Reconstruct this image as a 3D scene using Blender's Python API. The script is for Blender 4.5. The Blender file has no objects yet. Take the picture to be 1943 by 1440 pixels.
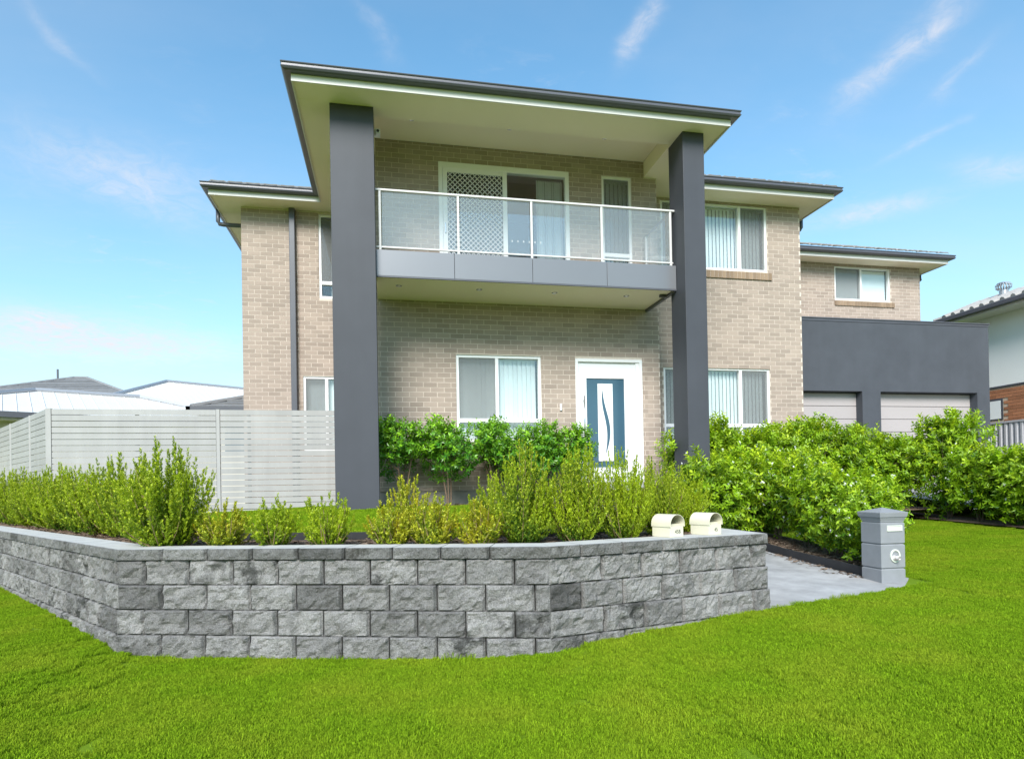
import bpy, math, random
import numpy as np
from mathutils import Vector, Matrix, noise
random.seed(7); rng = np.random.default_rng(7)
SC = bpy.context.scene
COL = SC.collection
R = math.radians

# ------------------------------------------------------------------ camera
cam_d = bpy.data.cameras.new('camera'); cam = bpy.data.objects.new('camera', cam_d); COL.objects.link(cam)
SC.camera = cam
cam_d.sensor_width = 36.0
cam_d.lens = 1183.2 / 1943 * 36.0
cam_d.shift_y = (914.8 - 720) / 1943
cam_d.clip_start = 0.05; cam_d.clip_end = 3000
YAW, PITCH, ROLL, EYE = 0.196, 0.008, -0.018, 1.34
c_, s_ = math.cos(YAW), math.sin(YAW)
r0 = Vector((c_, -s_, 0)); f0 = Vector((s_, c_, 0)); u0 = Vector((0, 0, 1))
fw = f0 * math.cos(PITCH) + u0 * math.sin(PITCH); up = u0 * math.cos(PITCH) - f0 * math.sin(PITCH)
rr = r0 * math.cos(ROLL) + up * math.sin(ROLL); uu = up * math.cos(ROLL) - r0 * math.sin(ROLL)
M = Matrix(((rr.x, uu.x, -fw.x, 0), (rr.y, uu.y, -fw.y, 0), (rr.z, uu.z, -fw.z, EYE), (0, 0, 0, 1)))
cam.matrix_world = M

# ------------------------------------------------------------------ light
SUN_DIR = Vector((-0.26, -0.72, 0.60)).normalized()      # towards the sun: high, in front of the facade and a little left
SUN_EL = math.asin(SUN_DIR.z); SUN_AZ = math.atan2(SUN_DIR.x, SUN_DIR.y)
sun_d = bpy.data.lights.new('sun', 'SUN'); sun_d.energy = 4.6; sun_d.angle = R(28); sun_d.color = (1.0, 0.965, 0.92)
sun = bpy.data.objects.new('sun', sun_d); COL.objects.link(sun)
sun.rotation_euler = SUN_DIR.to_track_quat('Z', 'Y').to_euler(); sun.location = (0, 0, 30)
W = bpy.data.worlds.new('World'); SC.world = W; W.use_nodes = True
SKY_STRENGTH = 0.115
SC.view_settings.view_transform = 'Standard'; SC.view_settings.look = 'None'
SC.view_settings.gamma = 1.0; SC.view_settings.exposure = 0.45
SC.view_settings.use_curve_mapping = False


def build_world():
    nt = W.node_tree; nt.nodes.clear()
    N = nt.nodes.new; L = nt.links.new
    out = N('ShaderNodeOutputWorld'); bg = N('ShaderNodeBackground'); L(bg.outputs[0], out.inputs[0])
    bg.inputs['Strength'].default_value = SKY_STRENGTH
    sky = N('ShaderNodeTexSky'); sky.sky_type = 'NISHITA'; sky.sun_disc = False
    sky.sun_elevation = SUN_EL; sky.sun_rotation = SUN_AZ
    sky.air_density = 1.25; sky.dust_density = 0.6; sky.ozone_density = 1.0; sky.altitude = 50
    tc = N('ShaderNodeTexCoord')
    sep = N('ShaderNodeSeparateXYZ'); L(tc.outputs['Generated'], sep.inputs[0])

    def mth(op, a, b=None, c=None, clamp=False):
        n = N('ShaderNodeMath'); n.operation = op; n.use_clamp = clamp
        for i, v in enumerate((a, b, c)):
            if v is None: continue
            if isinstance(v, (int, float)): n.inputs[i].default_value = v
            else: L(v, n.inputs[i])
        return n.outputs[0]
    z = mth('MAXIMUM', sep.outputs[2], 0.03)
    zz = mth('ADD', z, 0.12)
    px = mth('DIVIDE', sep.outputs[0], zz); py = mth('DIVIDE', sep.outputs[1], zz)
    comb = N('ShaderNodeCombineXYZ'); L(px, comb.inputs[0]); L(py, comb.inputs[1])

    def streak(rot, sx, sy, scale, lo, hi, det=7, dist=0.6, off=(0, 0, 0), rough=0.6):
        mp = N('ShaderNodeMapping'); L(comb.outputs[0], mp.inputs[0])
        mp.inputs['Rotation'].default_value = (0, 0, rot); mp.inputs['Scale'].default_value = (sx, sy, 1)
        mp.inputs['Location'].default_value = off
        no = N('ShaderNodeTexNoise'); L(mp.outputs[0], no.inputs[0])
        no.inputs['Scale'].default_value = scale; no.inputs['Detail'].default_value = det
        no.inputs['Roughness'].default_value = rough; no.inputs['Distortion'].default_value = dist
        mr = N('ShaderNodeMapRange'); mr.interpolation_type = 'SMOOTHSTEP'
        L(no.outputs[0], mr.inputs[0]); mr.inputs[1].default_value = lo; mr.inputs[2].default_value = hi
        return mr.outputs[0]
    # individual cirrus wisps and cloud banks: (x, y, heading, half length, half width, strength) on the cloud plane
    wn = N('ShaderNodeTexNoise'); L(comb.outputs[0], wn.inputs[0]); wn.inputs['Scale'].default_value = 5.0; wn.inputs['Detail'].default_value = 5
    wx = mth('MULTIPLY', mth('SUBTRACT', wn.outputs[0], 0.5), 0.13)
    fib = N('ShaderNodeTexNoise'); L(comb.outputs[0], fib.inputs[0]); fib.inputs['Scale'].default_value = 14.0; fib.inputs['Detail'].default_value = 8
    fib.inputs['Roughness'].default_value = 0.7; fib.inputs['Distortion'].default_value = 1.2
    fb = N('ShaderNodeMapRange'); L(fib.outputs[0], fb.inputs[0]); fb.inputs[1].default_value = 0.34; fb.inputs[2].default_value = 0.68
    tot = None
    for (cx, cy, an, ln, wd, st) in ((.964, 1.002, -1.654, .12, .036, .68), (.471, 1.054, -1.491, .066, .017, .7), (1.203, 1.216, -1.369, .07, .012, .35),
                                     (1.126, 1.009, -1.828, .065, .016, .35), (-.591, 1.68, .481, .24, .14, .30), (-.62, 1.712, 1.219, .20, .09, .20),
                                     (-1.121, 2.845, .229, .44, .22, .7), (-.56, 1.229, 1.215, .07, .014, .25), (-.016, 1.156, .893, .06, .014, .22),
                                     (1.326, 1.486, -.709, .15, .05, .55), (1.485, 1.24, 0, .09, .04, .45), (-1.241, 2.596, .481, .14, .13, .5),
                                     (-.9, -.6, .7, .5, .12, .5), (.8, -1.1, 2.2, .6, .15, .5), (2.4, .2, 1.2, .5, .12, .5), (-2.2, .9, .3, .6, .15, .5), (.2, -2.4, .1, .9, .3, .6)):
        dx = mth('ADD', mth('SUBTRACT', px, cx), wx); dy = mth('SUBTRACT', mth('SUBTRACT', py, cy), wx)
        ca, sa = math.cos(an), math.sin(an)
        u_ = mth('ADD', mth('MULTIPLY', dx, ca / ln), mth('MULTIPLY', dy, sa / ln))
        v_ = mth('ADD', mth('MULTIPLY', dx, -sa / wd), mth('MULTIPLY', dy, ca / wd))
        q = mth('ADD', mth('MULTIPLY', u_, u_), mth('MULTIPLY', v_, v_))
        g = mth('MULTIPLY', mth('POWER', 2.718, mth('MULTIPLY', q, -0.9)), st)
        tot = g if tot is None else mth('ADD', tot, g)
    tot = mth('MULTIPLY', tot, mth('ADD', mth('MULTIPLY', fb.outputs[0], 0.75), 0.25))
    fl = mth('MULTIPLY', streak(R(20), 1.2, 2.0, 6.0, 0.52, 0.8, off=(3, 1, 0), rough=0.7), streak(0, 1, 1, 0.7, 0.50, 0.66, det=2, off=(9, 5, 0)))
    c = mth('MULTIPLY', streak(R(75), 0.5, 1.0, 0.8, 0.40, 0.85, off=(8.2, 0.4, 0)), 0.14)
    hz = mth('POWER', mth('SUBTRACT', 1.0, z, clamp=True), 5.0)
    lowc = mth('MULTIPLY', streak(R(5), 0.25, 0.6, 1.6, 0.35, 0.65, off=(2.2, 7.7, 0)), hz)
    tot = mth('ADD', tot, mth('MULTIPLY', fl, 0.25))
    tot = mth('ADD', tot, c)
    tot = mth('ADD', tot, mth('MULTIPLY', hz, 0.80))
    tot = mth('ADD', tot, mth('MULTIPLY', lowc, 0.35), clamp=True)
    tint = N('ShaderNodeMix'); tint.data_type = 'RGBA'; tint.blend_type = 'MULTIPLY'; tint.inputs[0].default_value = 1.0
    L(sky.outputs[0], tint.inputs[6]); tint.inputs[7].default_value = (0.92, 1.46, 1.58, 1)
    mix = N('ShaderNodeMix'); mix.data_type = 'RGBA'; L(tot, mix.inputs[0])
    L(tint.outputs[2], mix.inputs[6]); mix.inputs[7].default_value = (5.7, 5.65, 6.0, 1)
    L(mix.outputs[2], bg.inputs[0])


build_world()

# ------------------------------------------------------------------ materials
MATS = {}


def mat(name, col, rough=0.6, spec=0.5, metal=0.0, var=0.0, vscale=3.0, bump=0.0, bscale=30.0, bdist=0.01, rand=0.0, island=0.0,
        col2=None, streaks=None, detail=5):
    m = bpy.data.materials.new(name); m.use_nodes = True
    nt = m.node_tree; N = nt.nodes.new; L = nt.links.new
    b = nt.nodes['Principled BSDF']
    b.inputs['Roughness'].default_value = rough; b.inputs['Metallic'].default_value = metal
    b.inputs['Specular IOR Level'].default_value = spec
    geo = N('ShaderNodeNewGeometry')
    src = None
    rgb = N('ShaderNodeRGB'); rgb.outputs[0].default_value = (*col, 1); src = rgb.outputs[0]
    if col2 is not None:
        no = N('ShaderNodeTexNoise'); L(geo.outputs['Position'], no.inputs[0]); no.inputs['Scale'].default_value = vscale
        no.inputs['Detail'].default_value = detail; no.inputs['Roughness'].default_value = 0.65
        mr = N('ShaderNodeMapRange'); L(no.outputs[0], mr.inputs[0]); mr.inputs[1].default_value = 0.35; mr.inputs[2].default_value = 0.65
        mx = N('ShaderNodeMix'); mx.data_type = 'RGBA'; L(mr.outputs[0], mx.inputs[0]); L(src, mx.inputs[6]); mx.inputs[7].default_value = (*col2, 1)
        src = mx.outputs[2]

    def scale_by(fac_socket, amt, src):
        mr = N('ShaderNodeMapRange'); L(fac_socket, mr.inputs[0]); mr.inputs[3].default_value = 1 - amt; mr.inputs[4].default_value = 1 + amt
        hs = N('ShaderNodeVectorMath'); hs.operation = 'SCALE'; L(src, hs.inputs[0]); L(mr.outputs[0], hs.inputs['Scale'])
        return hs.outputs[0]
    if var:
        no = N('ShaderNodeTexNoise'); L(geo.outputs['Position'], no.inputs[0]); no.inputs['Scale'].default_value = vscale
        no.inputs['Detail'].default_value = detail; no.inputs['Roughness'].default_value = 0.6
        mr = N('ShaderNodeMapRange'); L(no.outputs[0], mr.inputs[0]); mr.inputs[1].default_value = 0.3; mr.inputs[2].default_value = 0.7
        src = scale_by(mr.outputs[0], var, src)
    if streaks:
        mp = N('ShaderNodeMapping'); L(geo.outputs['Position'], mp.inputs[0]); mp.inputs['Scale'].default_value = (streaks[0], streaks[0], streaks[0] * .06)
        no = N('ShaderNodeTexNoise'); L(mp.outputs[0], no.inputs[0]); no.inputs['Scale'].default_value = 1.0; no.inputs['Detail'].default_value = 5
        mr = N('ShaderNodeMapRange'); L(no.outputs[0], mr.inputs[0]); mr.inputs[1].default_value = 0.35; mr.inputs[2].default_value = 0.65
        src = scale_by(mr.outputs[0], streaks[1], src)
    if rand:
        oi = N('ShaderNodeObjectInfo'); src = scale_by(oi.outputs['Random'], rand, src)
    if island:
        src = scale_by(geo.outputs['Random Per Island'], island, src)
    L(src, b.inputs['Base Color'])
    if bump:
        no = N('ShaderNodeTexNoise'); L(geo.outputs['Position'], no.inputs[0]); no.inputs['Scale'].default_value = bscale
        no.inputs['Detail'].default_value = 6; no.inputs['Roughness'].default_value = 0.65
        bp = N('ShaderNodeBump'); bp.inputs['Strength'].default_value = bump; bp.inputs['Distance'].default_value = bdist
        L(no.outputs[0], bp.inputs['Height']); L(bp.outputs[0], b.inputs['Normal'])
    MATS[name] = m
    return m


def glass_mat(name, tint=(1, 1, 1), refl=0.08, fres=1.45, haze=0.0):
    m = bpy.data.materials.new(name); m.use_nodes = True
    nt = m.node_tree; N = nt.nodes.new; L = nt.links.new
    nt.nodes.remove(nt.nodes['Principled BSDF'])
    out = nt.nodes['Material Output']
    tr = N('ShaderNodeBsdfTransparent'); tr.inputs[0].default_value = (*tint, 1)
    gl = N('ShaderNodeBsdfGlossy'); gl.inputs['Roughness'].default_value = 0.0
    fr = N('ShaderNodeLayerWeight'); fr.inputs[0].default_value = .5
    pw = N('ShaderNodeMath'); pw.operation = 'POWER'; L(fr.outputs['Facing'], pw.inputs[0]); pw.inputs[1].default_value = 4.0
    ad = N('ShaderNodeMath'); ad.operation = 'MULTIPLY_ADD'; ad.use_clamp = True; L(pw.outputs[0], ad.inputs[0]); ad.inputs[1].default_value = .8; ad.inputs[2].default_value = refl
    mx = N('ShaderNodeMixShader'); L(ad.outputs[0], mx.inputs[0]); L(tr.outputs[0], mx.inputs[1]); L(gl.outputs[0], mx.inputs[2])
    last = mx
    if haze:
        df = N('ShaderNodeBsdfDiffuse'); df.inputs[0].default_value = (0.85, 0.88, 0.9, 1)
        m2 = N('ShaderNodeMixShader'); m2.inputs[0].default_value = haze; L(mx.outputs[0], m2.inputs[1]); L(df.outputs[0], m2.inputs[2]); last = m2
    L(last.outputs[0], out.inputs[0])
    MATS[name] = m
    return m


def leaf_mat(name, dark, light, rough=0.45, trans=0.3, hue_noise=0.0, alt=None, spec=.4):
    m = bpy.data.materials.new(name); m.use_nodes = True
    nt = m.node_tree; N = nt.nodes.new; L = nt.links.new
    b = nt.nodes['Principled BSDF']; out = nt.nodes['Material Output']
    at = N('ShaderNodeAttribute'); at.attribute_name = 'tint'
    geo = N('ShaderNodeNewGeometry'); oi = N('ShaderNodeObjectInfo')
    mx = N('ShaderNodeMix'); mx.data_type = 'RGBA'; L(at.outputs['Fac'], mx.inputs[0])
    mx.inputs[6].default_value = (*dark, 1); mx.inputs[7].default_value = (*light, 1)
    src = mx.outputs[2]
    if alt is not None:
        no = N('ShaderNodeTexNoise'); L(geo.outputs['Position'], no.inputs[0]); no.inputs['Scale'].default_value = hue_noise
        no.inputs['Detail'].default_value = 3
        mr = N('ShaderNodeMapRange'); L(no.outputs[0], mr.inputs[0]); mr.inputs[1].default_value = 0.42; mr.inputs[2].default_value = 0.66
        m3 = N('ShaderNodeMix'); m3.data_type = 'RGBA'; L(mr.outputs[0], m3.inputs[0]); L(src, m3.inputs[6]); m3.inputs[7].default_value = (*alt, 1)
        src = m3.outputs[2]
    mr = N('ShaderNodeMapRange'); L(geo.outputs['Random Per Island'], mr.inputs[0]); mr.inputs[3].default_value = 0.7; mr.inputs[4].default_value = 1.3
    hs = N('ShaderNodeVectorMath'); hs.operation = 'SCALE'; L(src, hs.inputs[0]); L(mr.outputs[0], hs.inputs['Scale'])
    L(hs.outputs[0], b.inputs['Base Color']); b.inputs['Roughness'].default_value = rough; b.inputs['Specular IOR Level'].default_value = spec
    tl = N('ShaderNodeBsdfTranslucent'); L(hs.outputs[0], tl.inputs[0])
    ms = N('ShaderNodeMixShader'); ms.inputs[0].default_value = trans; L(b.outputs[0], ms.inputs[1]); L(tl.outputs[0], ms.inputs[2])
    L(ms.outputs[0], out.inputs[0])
    MATS[name] = m
    return m


def stone_mat(name, base, dark):
    """split-face concrete block: aggregate speckle, blotchy tone, damp dark patches on some blocks"""
    m = bpy.data.materials.new(name); m.use_nodes = True
    nt = m.node_tree; N = nt.nodes.new; L = nt.links.new
    b = nt.nodes['Principled BSDF']; b.inputs['Roughness'].default_value = 0.92; b.inputs['Specular IOR Level'].default_value = 0.2
    geo = N('ShaderNodeNewGeometry'); oi = N('ShaderNodeObjectInfo')

    def nz(sc, det, lo, hi, rough=0.6):
        no = N('ShaderNodeTexNoise'); L(geo.outputs['Position'], no.inputs[0]); no.inputs['Scale'].default_value = sc
        no.inputs['Detail'].default_value = det; no.inputs['Roughness'].default_value = rough
        mr = N('ShaderNodeMapRange'); L(no.outputs[0], mr.inputs[0]); mr.inputs[1].default_value = lo; mr.inputs[2].default_value = hi
        return mr.outputs[0], no.outputs[0]

    wn = N('ShaderNodeTexWhiteNoise'); wn.noise_dimensions = '1D'; L(oi.outputs['Random'], wn.inputs['W']); rv2 = wn.outputs['Value']

    def mul(x, y):
        n = N('ShaderNodeMath'); n.operation = 'MULTIPLY'; L(x, n.inputs[0]); L(y, n.inputs[1]); return n.outputs[0]
    sp, spn = nz(120, 3, 0.3, 0.7); bl, _ = nz(9, 5, 0.35, 0.65)
    st, _ = nz(6, 6, 0.47, 0.60, 0.7)
    # only some blocks carry strong damp stains
    gt = N('ShaderNodeMapRange'); L(oi.outputs['Random'], gt.inputs[0]); gt.inputs[1].default_value = 0.55; gt.inputs[2].default_value = 0.90
    gt.inputs[3].default_value = 0.22; gt.inputs[4].default_value = 0.95
    stf = mul(st, gt.outputs[0])
    dk = N('ShaderNodeMapRange'); L(oi.outputs['Random'], dk.inputs[0]); dk.inputs[1].default_value = .0; dk.inputs[2].default_value = .07
    dk.inputs[3].default_value = .50; dk.inputs[4].default_value = 1.0
    m1 = N('ShaderNodeMix'); m1.data_type = 'RGBA'; L(stf, m1.inputs[0]); m1.inputs[6].default_value = (*base, 1); m1.inputs[7].default_value = (*dark, 1)
    src = m1.outputs[2]
    for fac, lo, hi in ((sp, 0.6, 1.4), (bl, 0.86, 1.14), (rv2, 0.78, 1.22)):
        mr = N('ShaderNodeMapRange'); L(fac, mr.inputs[0]); mr.inputs[3].default_value = lo; mr.inputs[4].default_value = hi
        hs = N('ShaderNodeVectorMath'); hs.operation = 'SCALE'; L(src, hs.inputs[0]); L(mr.outputs[0], hs.inputs['Scale']); src = hs.outputs[0]
    hs = N('ShaderNodeVectorMath'); hs.operation = 'SCALE'; L(src, hs.inputs[0]); L(dk.outputs[0], hs.inputs['Scale']); src = hs.outputs[0]
    L(src, b.inputs['Base Color'])
    n2 = N('ShaderNodeTexNoise'); L(geo.outputs['Position'], n2.inputs[0]); n2.inputs['Scale'].default_value = 55; n2.inputs['Detail'].default_value = 8
    n2.inputs['Roughness'].default_value = 0.7
    bp = N('ShaderNodeBump'); bp.inputs['Strength'].default_value = 1.0; bp.inputs['Distance'].default_value = 0.03
    L(n2.outputs[0], bp.inputs['Height']); L(bp.outputs[0], b.inputs['Normal'])
    MATS[name] = m
    return m


mat('brick', (0.340, 0.270, 0.226), 0.85, 0.2, island=0.13, var=0.07, vscale=1.3, bump=0.4, bscale=90, bdist=0.004)
mat('brick_single', (0.340, 0.270, 0.226), 0.85, 0.2, rand=0.13, var=0.07, vscale=1.3, bump=0.4, bscale=90, bdist=0.004)
mat('mortar', (0.60, 0.515, 0.445), 0.95, 0.1, var=0.08, vscale=20)
mat('sill_brick', (0.27, 0.19, 0.13), 0.85, 0.2, rand=0.15, bump=0.4, bscale=90, bdist=0.004)
mat('grey_paint', (0.056, 0.058, 0.069), 0.55, 0.3, var=0.08, vscale=1.2, streaks=(4, .035), bump=0.06, bscale=240, bdist=0.002)
mat('grey_render', (0.068, 0.073, 0.086), 0.75, 0.25, var=0.10, streaks=(3, .035), vscale=1.7, bump=0.25, bscale=160, bdist=0.003)
mat('panel_metal', (0.20, 0.20, 0.215), 0.35, 0.5, metal=0.35, var=0.03, vscale=0.8)
mat('gutter_metal', (0.085, 0.085, 0.10), 0.35, 0.5, var=0.05, vscale=4)
mat('fascia_white', (0.66, 0.625, 0.60), 0.5, 0.4)
mat('soffit_cream', (0.90, 0.78, 0.60), 0.85, 0.2, var=0.02, vscale=1)
mat('frame_white', (0.80, 0.785, 0.79), 0.35, 0.5)
mat('blind_white', (0.86, 0.87, 0.87), 0.8, 0.2, rand=0.06)
mat('interior_dark', (0.10, 0.10, 0.10), 0.9, 0.1)
mat('door_glass', (0.045, 0.10, 0.145), 0.12, 0.6)
mat('steel', (0.55, 0.55, 0.56), 0.25, 0.5, metal=0.9)
mat('rail_white', (0.56, 0.54, 0.53), 0.35, 0.5)
mat('roof_tile', (0.30, 0.285, 0.27), 0.8, 0.25, rand=0.14, var=0.12, vscale=6, bump=0.3, bscale=60)
mat('roof_tile_dark', (0.19, 0.19, 0.195), 0.8, 0.25, island=0.15, var=0.12, vscale=3, bump=0.3, bscale=30)
mat('roof_white', (0.58, 0.575, 0.56), 0.5, 0.3, var=0.03, vscale=0.6)
mat('garage_door', (0.38, 0.34, 0.335), 0.5, 0.4, var=0.02, vscale=2)
mat('concrete', (0.285, 0.28, 0.28), 0.9, 0.2, col2=(0.36, 0.355, 0.355), vscale=2.2, var=0.12, bump=0.25, bscale=120, bdist=0.004)
mat('slab_edge', (0.27, 0.24, 0.21), 0.9, 0.2, var=0.1, vscale=5)
mat('joint_dark', (0.05, 0.048, 0.045), 0.95, 0.1)
mat('mulch', (0.13, 0.085, 0.06), 0.95, 0.1, col2=(0.26, 0.19, 0.14), vscale=28, island=0.4, bump=0.6, bscale=60, bdist=0.02)
mat('edging_black', (0.03, 0.03, 0.033), 0.6, 0.3, var=0.1, vscale=9)
mat('fence_slat', (0.33, 0.318, 0.31), 0.5, 0.4, rand=0.05, var=0.05, vscale=3, streaks=(9, .04))
mat('cream_box', (0.64, 0.60, 0.46), 0.45, 0.45, var=0.02, vscale=9)
mat('ink', (0.05, 0.05, 0.045), 0.7, 0.2)
mat('pillar_paint', (0.235, 0.24, 0.255), 0.65, 0.3, var=0.06, vscale=8, bump=0.2, bscale=180, bdist=0.002)
mat('pale_plastic', (0.66, 0.68, 0.60), 0.4, 0.5)
mat('paper', (0.80, 0.76, 0.74), 0.7, 0.3, var=0.2, vscale=40)
mat('render_white', (0.90, 0.88, 0.85), 0.85, 0.2, var=0.02, vscale=1.2, bump=0.1, bscale=60)
mat('red_brick', (0.40, 0.17, 0.09), 0.9, 0.2, island=0.2, bump=0.3, bscale=80)
mat('red_mortar', (0.55, 0.43, 0.33), 0.95, 0.1)
mat('sheet_fence', (0.40, 0.385, 0.40), 0.5, 0.4, var=0.04, vscale=2)
mat('black_plastic', (0.02, 0.02, 0.022), 0.3, 0.5)
mat('bark', (0.16, 0.11, 0.075), 0.9, 0.2, var=0.2, vscale=30)
mat('bark_yellow', (0.28, 0.20, 0.10), 0.9, 0.2, var=0.2, vscale=30)
mat('petal', (0.85, 0.85, 0.80), 0.6, 0.3)
mat('soil_grass', (0.12, 0.20, 0.010), 0.95, 0.1, col2=(0.17, 0.25, 0.012), vscale=1.5, bump=0.5, bscale=80, bdist=0.02)
mat('far_ground', (0.09, 0.13, 0.04), 0.95, 0.1, var=0.2, vscale=0.1)
mat('cream_wall', (0.62, 0.58, 0.50), 0.85, 0.2, var=0.03)
mat('metal_vent', (0.42, 0.42, 0.43), 0.35, 0.5, metal=0.5)
mat('screen', (0.2, 0.2, 0.2))
glass_mat('glass', (0.95, 0.98, 0.98), 0.11)
glass_mat('balustrade_glass', (0.96, 0.97, 0.97), 0.06, 1.45, haze=0.07)  # white diffuse share stands in for bright sky reflected in the panels
glass_mat('frosted', (0.80, 0.88, 0.92), 0.10, 1.5, haze=0.35)
stone_mat('stone', (0.262, 0.250, 0.240), (0.055, 0.054, 0.05))
stone_mat('capstone', (0.205, 0.198, 0.188), (0.075, 0.07, 0.06))
mat('cap_top', (0.45, 0.44, 0.42), 0.9, 0.2, var=0.10, vscale=7, bump=0.3, bscale=90, bdist=0.004)  # smooth cap tops, coloured paler to stand in for sun on them
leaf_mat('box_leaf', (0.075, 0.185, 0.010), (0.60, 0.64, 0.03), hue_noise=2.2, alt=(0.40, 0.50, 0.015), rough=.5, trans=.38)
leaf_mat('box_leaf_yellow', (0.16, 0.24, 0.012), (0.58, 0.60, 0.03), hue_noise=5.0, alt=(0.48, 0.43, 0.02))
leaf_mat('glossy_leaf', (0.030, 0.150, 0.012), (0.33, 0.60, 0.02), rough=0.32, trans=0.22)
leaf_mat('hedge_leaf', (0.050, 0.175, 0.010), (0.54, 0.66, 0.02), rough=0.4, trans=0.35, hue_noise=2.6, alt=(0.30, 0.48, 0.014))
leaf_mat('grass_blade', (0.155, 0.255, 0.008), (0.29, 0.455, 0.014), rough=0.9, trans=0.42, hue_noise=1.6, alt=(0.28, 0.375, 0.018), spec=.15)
# fly-screen: half see-through grey
_m = MATS['screen']; _nt = _m.node_tree
_t = _nt.nodes.new('ShaderNodeBsdfTransparent'); _x = _nt.nodes.new('ShaderNodeMixShader'); _x.inputs[0].default_value = 0.55
_nt.nodes['Principled BSDF'].inputs['Base Color'].default_value = (0.10, 0.11, 0.12, 1)
_nt.links.new(_t.outputs[0], _x.inputs[1]); _nt.links.new(_nt.nodes['Principled BSDF'].outputs[0], _x.inputs[2])
_nt.links.new(_x.outputs[0], _nt.nodes['Material Output'].inputs[0])

# ------------------------------------------------------------------ helpers


class MB:
    def __init__(s): s.v = []; s.f = []

    def box(s, x0, x1, y0, y1, z0, z1, bev=0):
        n = len(s.v)
        s.v += [(x0, y0, z0), (x1, y0, z0), (x1, y1, z0), (x0, y1, z0), (x0, y0, z1), (x1, y0, z1), (x1, y1, z1), (x0, y1, z1)]
        s.f += [(n, n + 3, n + 2, n + 1), (n + 4, n + 5, n + 6, n + 7), (n, n + 1, n + 5, n + 4), (n + 1, n + 2, n + 6, n + 5),
                (n + 2, n + 3, n + 7, n + 6), (n + 3, n, n + 4, n + 7)]
        return s

    def poly(s, pts):
        n = len(s.v); s.v += [tuple(p) for p in pts]; s.f.append(tuple(range(n, n + len(pts)))); return s

    def prism(s, pts, axis, a, b):
        """extrude a 2-D outline along an axis between a and b"""
        n = len(s.v); k = len(pts)

        def P(p, t):
            return {'x': (t, p[0], p[1]), 'y': (p[0], t, p[1]), 'z': (p[0], p[1], t)}[axis]
        s.v += [P(p, a) for p in pts] + [P(p, b) for p in pts]
        s.f.append(tuple(range(n, n + k))[::-1]); s.f.append(tuple(range(n + k, n + 2 * k)))
        for i in range(k):
            j = (i + 1) % k; s.f.append((n + i, n + j, n + k + j, n + k + i))
        return s

    def tube(s, pts, rad, seg=8, cap=True):
        pts = [Vector(p) for p in pts]; n0 = len(s.v); k = len(pts)
        rads = rad if isinstance(rad, (list, tuple)) else [rad] * k
        for i, p in enumerate(pts):
            d = (pts[min(i + 1, k - 1)] - pts[max(i - 1, 0)]).normalized()
            a = d.cross(Vector((0, 0, 1)) if abs(d.z) < 0.95 else Vector((0, 1, 0))).normalized(); b = d.cross(a)
            for j in range(seg):
                t = 2 * math.pi * j / seg
                s.v.append(tuple(p + (a * math.cos(t) + b * math.sin(t)) * rads[i]))
        for i in range(k - 1):
            for j in range(seg):
                jn = (j + 1) % seg; a = n0 + i * seg
                s.f.append((a + j, a + jn, a + seg + jn, a + seg + j))
        if cap:
            s.f.append(tuple(n0 + j for j in range(seg))[::-1]); s.f.append(tuple(n0 + (k - 1) * seg + j for j in range(seg)))
        return s

    def lathe(s, prof, cx, cy, seg=16):
        n0 = len(s.v); k = len(prof)
        for r_, z in prof:
            for j in range(seg):
                t = 2 * math.pi * j / seg; s.v.append((cx + r_ * math.cos(t), cy + r_ * math.sin(t), z))
        for i in range(k - 1):
            for j in range(seg):
                jn = (j + 1) % seg; a = n0 + i * seg
                s.f.append((a + j, a + jn, a + seg + jn, a + seg + j))
        s.f.append(tuple(n0 + (k - 1) * seg + j for j in range(seg)))
        return s

    def mesh(s, name, m=None):
        me = bpy.data.meshes.new(name); me.from_pydata(s.v, [], s.f); me.update()
        if m: me.materials.append(MATS[m])
        return me

    def build(s, name, m, parent=None, smooth=False, bevel=0.0, **kw):
        me = s.mesh(name, m)
        if smooth:
            me.polygons.foreach_set('use_smooth', [True] * len(me.polygons))
        return obj(name, me, parent, bevel=bevel, **kw)


def obj(name, me, parent=None, loc=None, rot=None, label=None, cat=None, group=None, kind=None, bevel=0.0):
    o = bpy.data.objects.new(name, me); COL.objects.link(o)
    if parent is not None: o.parent = parent
    if loc is not None: o.location = loc
    if rot is not None: o.rotation_euler = rot
    if bevel:
        b = o.modifiers.new('bevel', 'BEVEL'); b.width = bevel; b.segments = 2; b.limit_method = 'ANGLE'
    tag(o, label, cat, group, kind)
    return o


def tag(o, label=None, cat=None, group=None, kind=None):
    if label: o['label'] = label
    if cat: o['category'] = cat
    if group: o['group'] = group
    if kind: o['kind'] = kind


def empty(name, loc, label, cat, group=None, rot=None):
    o = bpy.data.objects.new(name, None); COL.objects.link(o); o.location = loc; o.empty_display_size = 0.2
    if rot: o.rotation_euler = rot
    tag(o, label, cat, group)
    return o


def npmesh(name, V, F, m, tint=None):
    """fast mesh from numpy arrays; F is (n,k)"""
    me = bpy.data.meshes.new(name); n, k = F.shape
    me.vertices.add(len(V)); me.vertices.foreach_set('co', V.astype(np.float32).ravel())
    me.loops.add(n * k); me.loops.foreach_set('vertex_index', F.astype(np.int32).ravel())
    me.polygons.add(n); me.polygons.foreach_set('loop_start', np.arange(0, n * k, k, dtype=np.int32))
    me.polygons.foreach_set('loop_total', np.full(n, k, dtype=np.int32))
    me.update(calc_edges=True)
    me.polygons.foreach_set('use_smooth', np.zeros(n, dtype=bool))
    if tint is not None:
        a = me.attributes.new('tint', 'FLOAT', 'POINT'); a.data.foreach_set('value', tint.astype(np.float32))
    me.materials.append(MATS[m])
    return me


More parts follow.
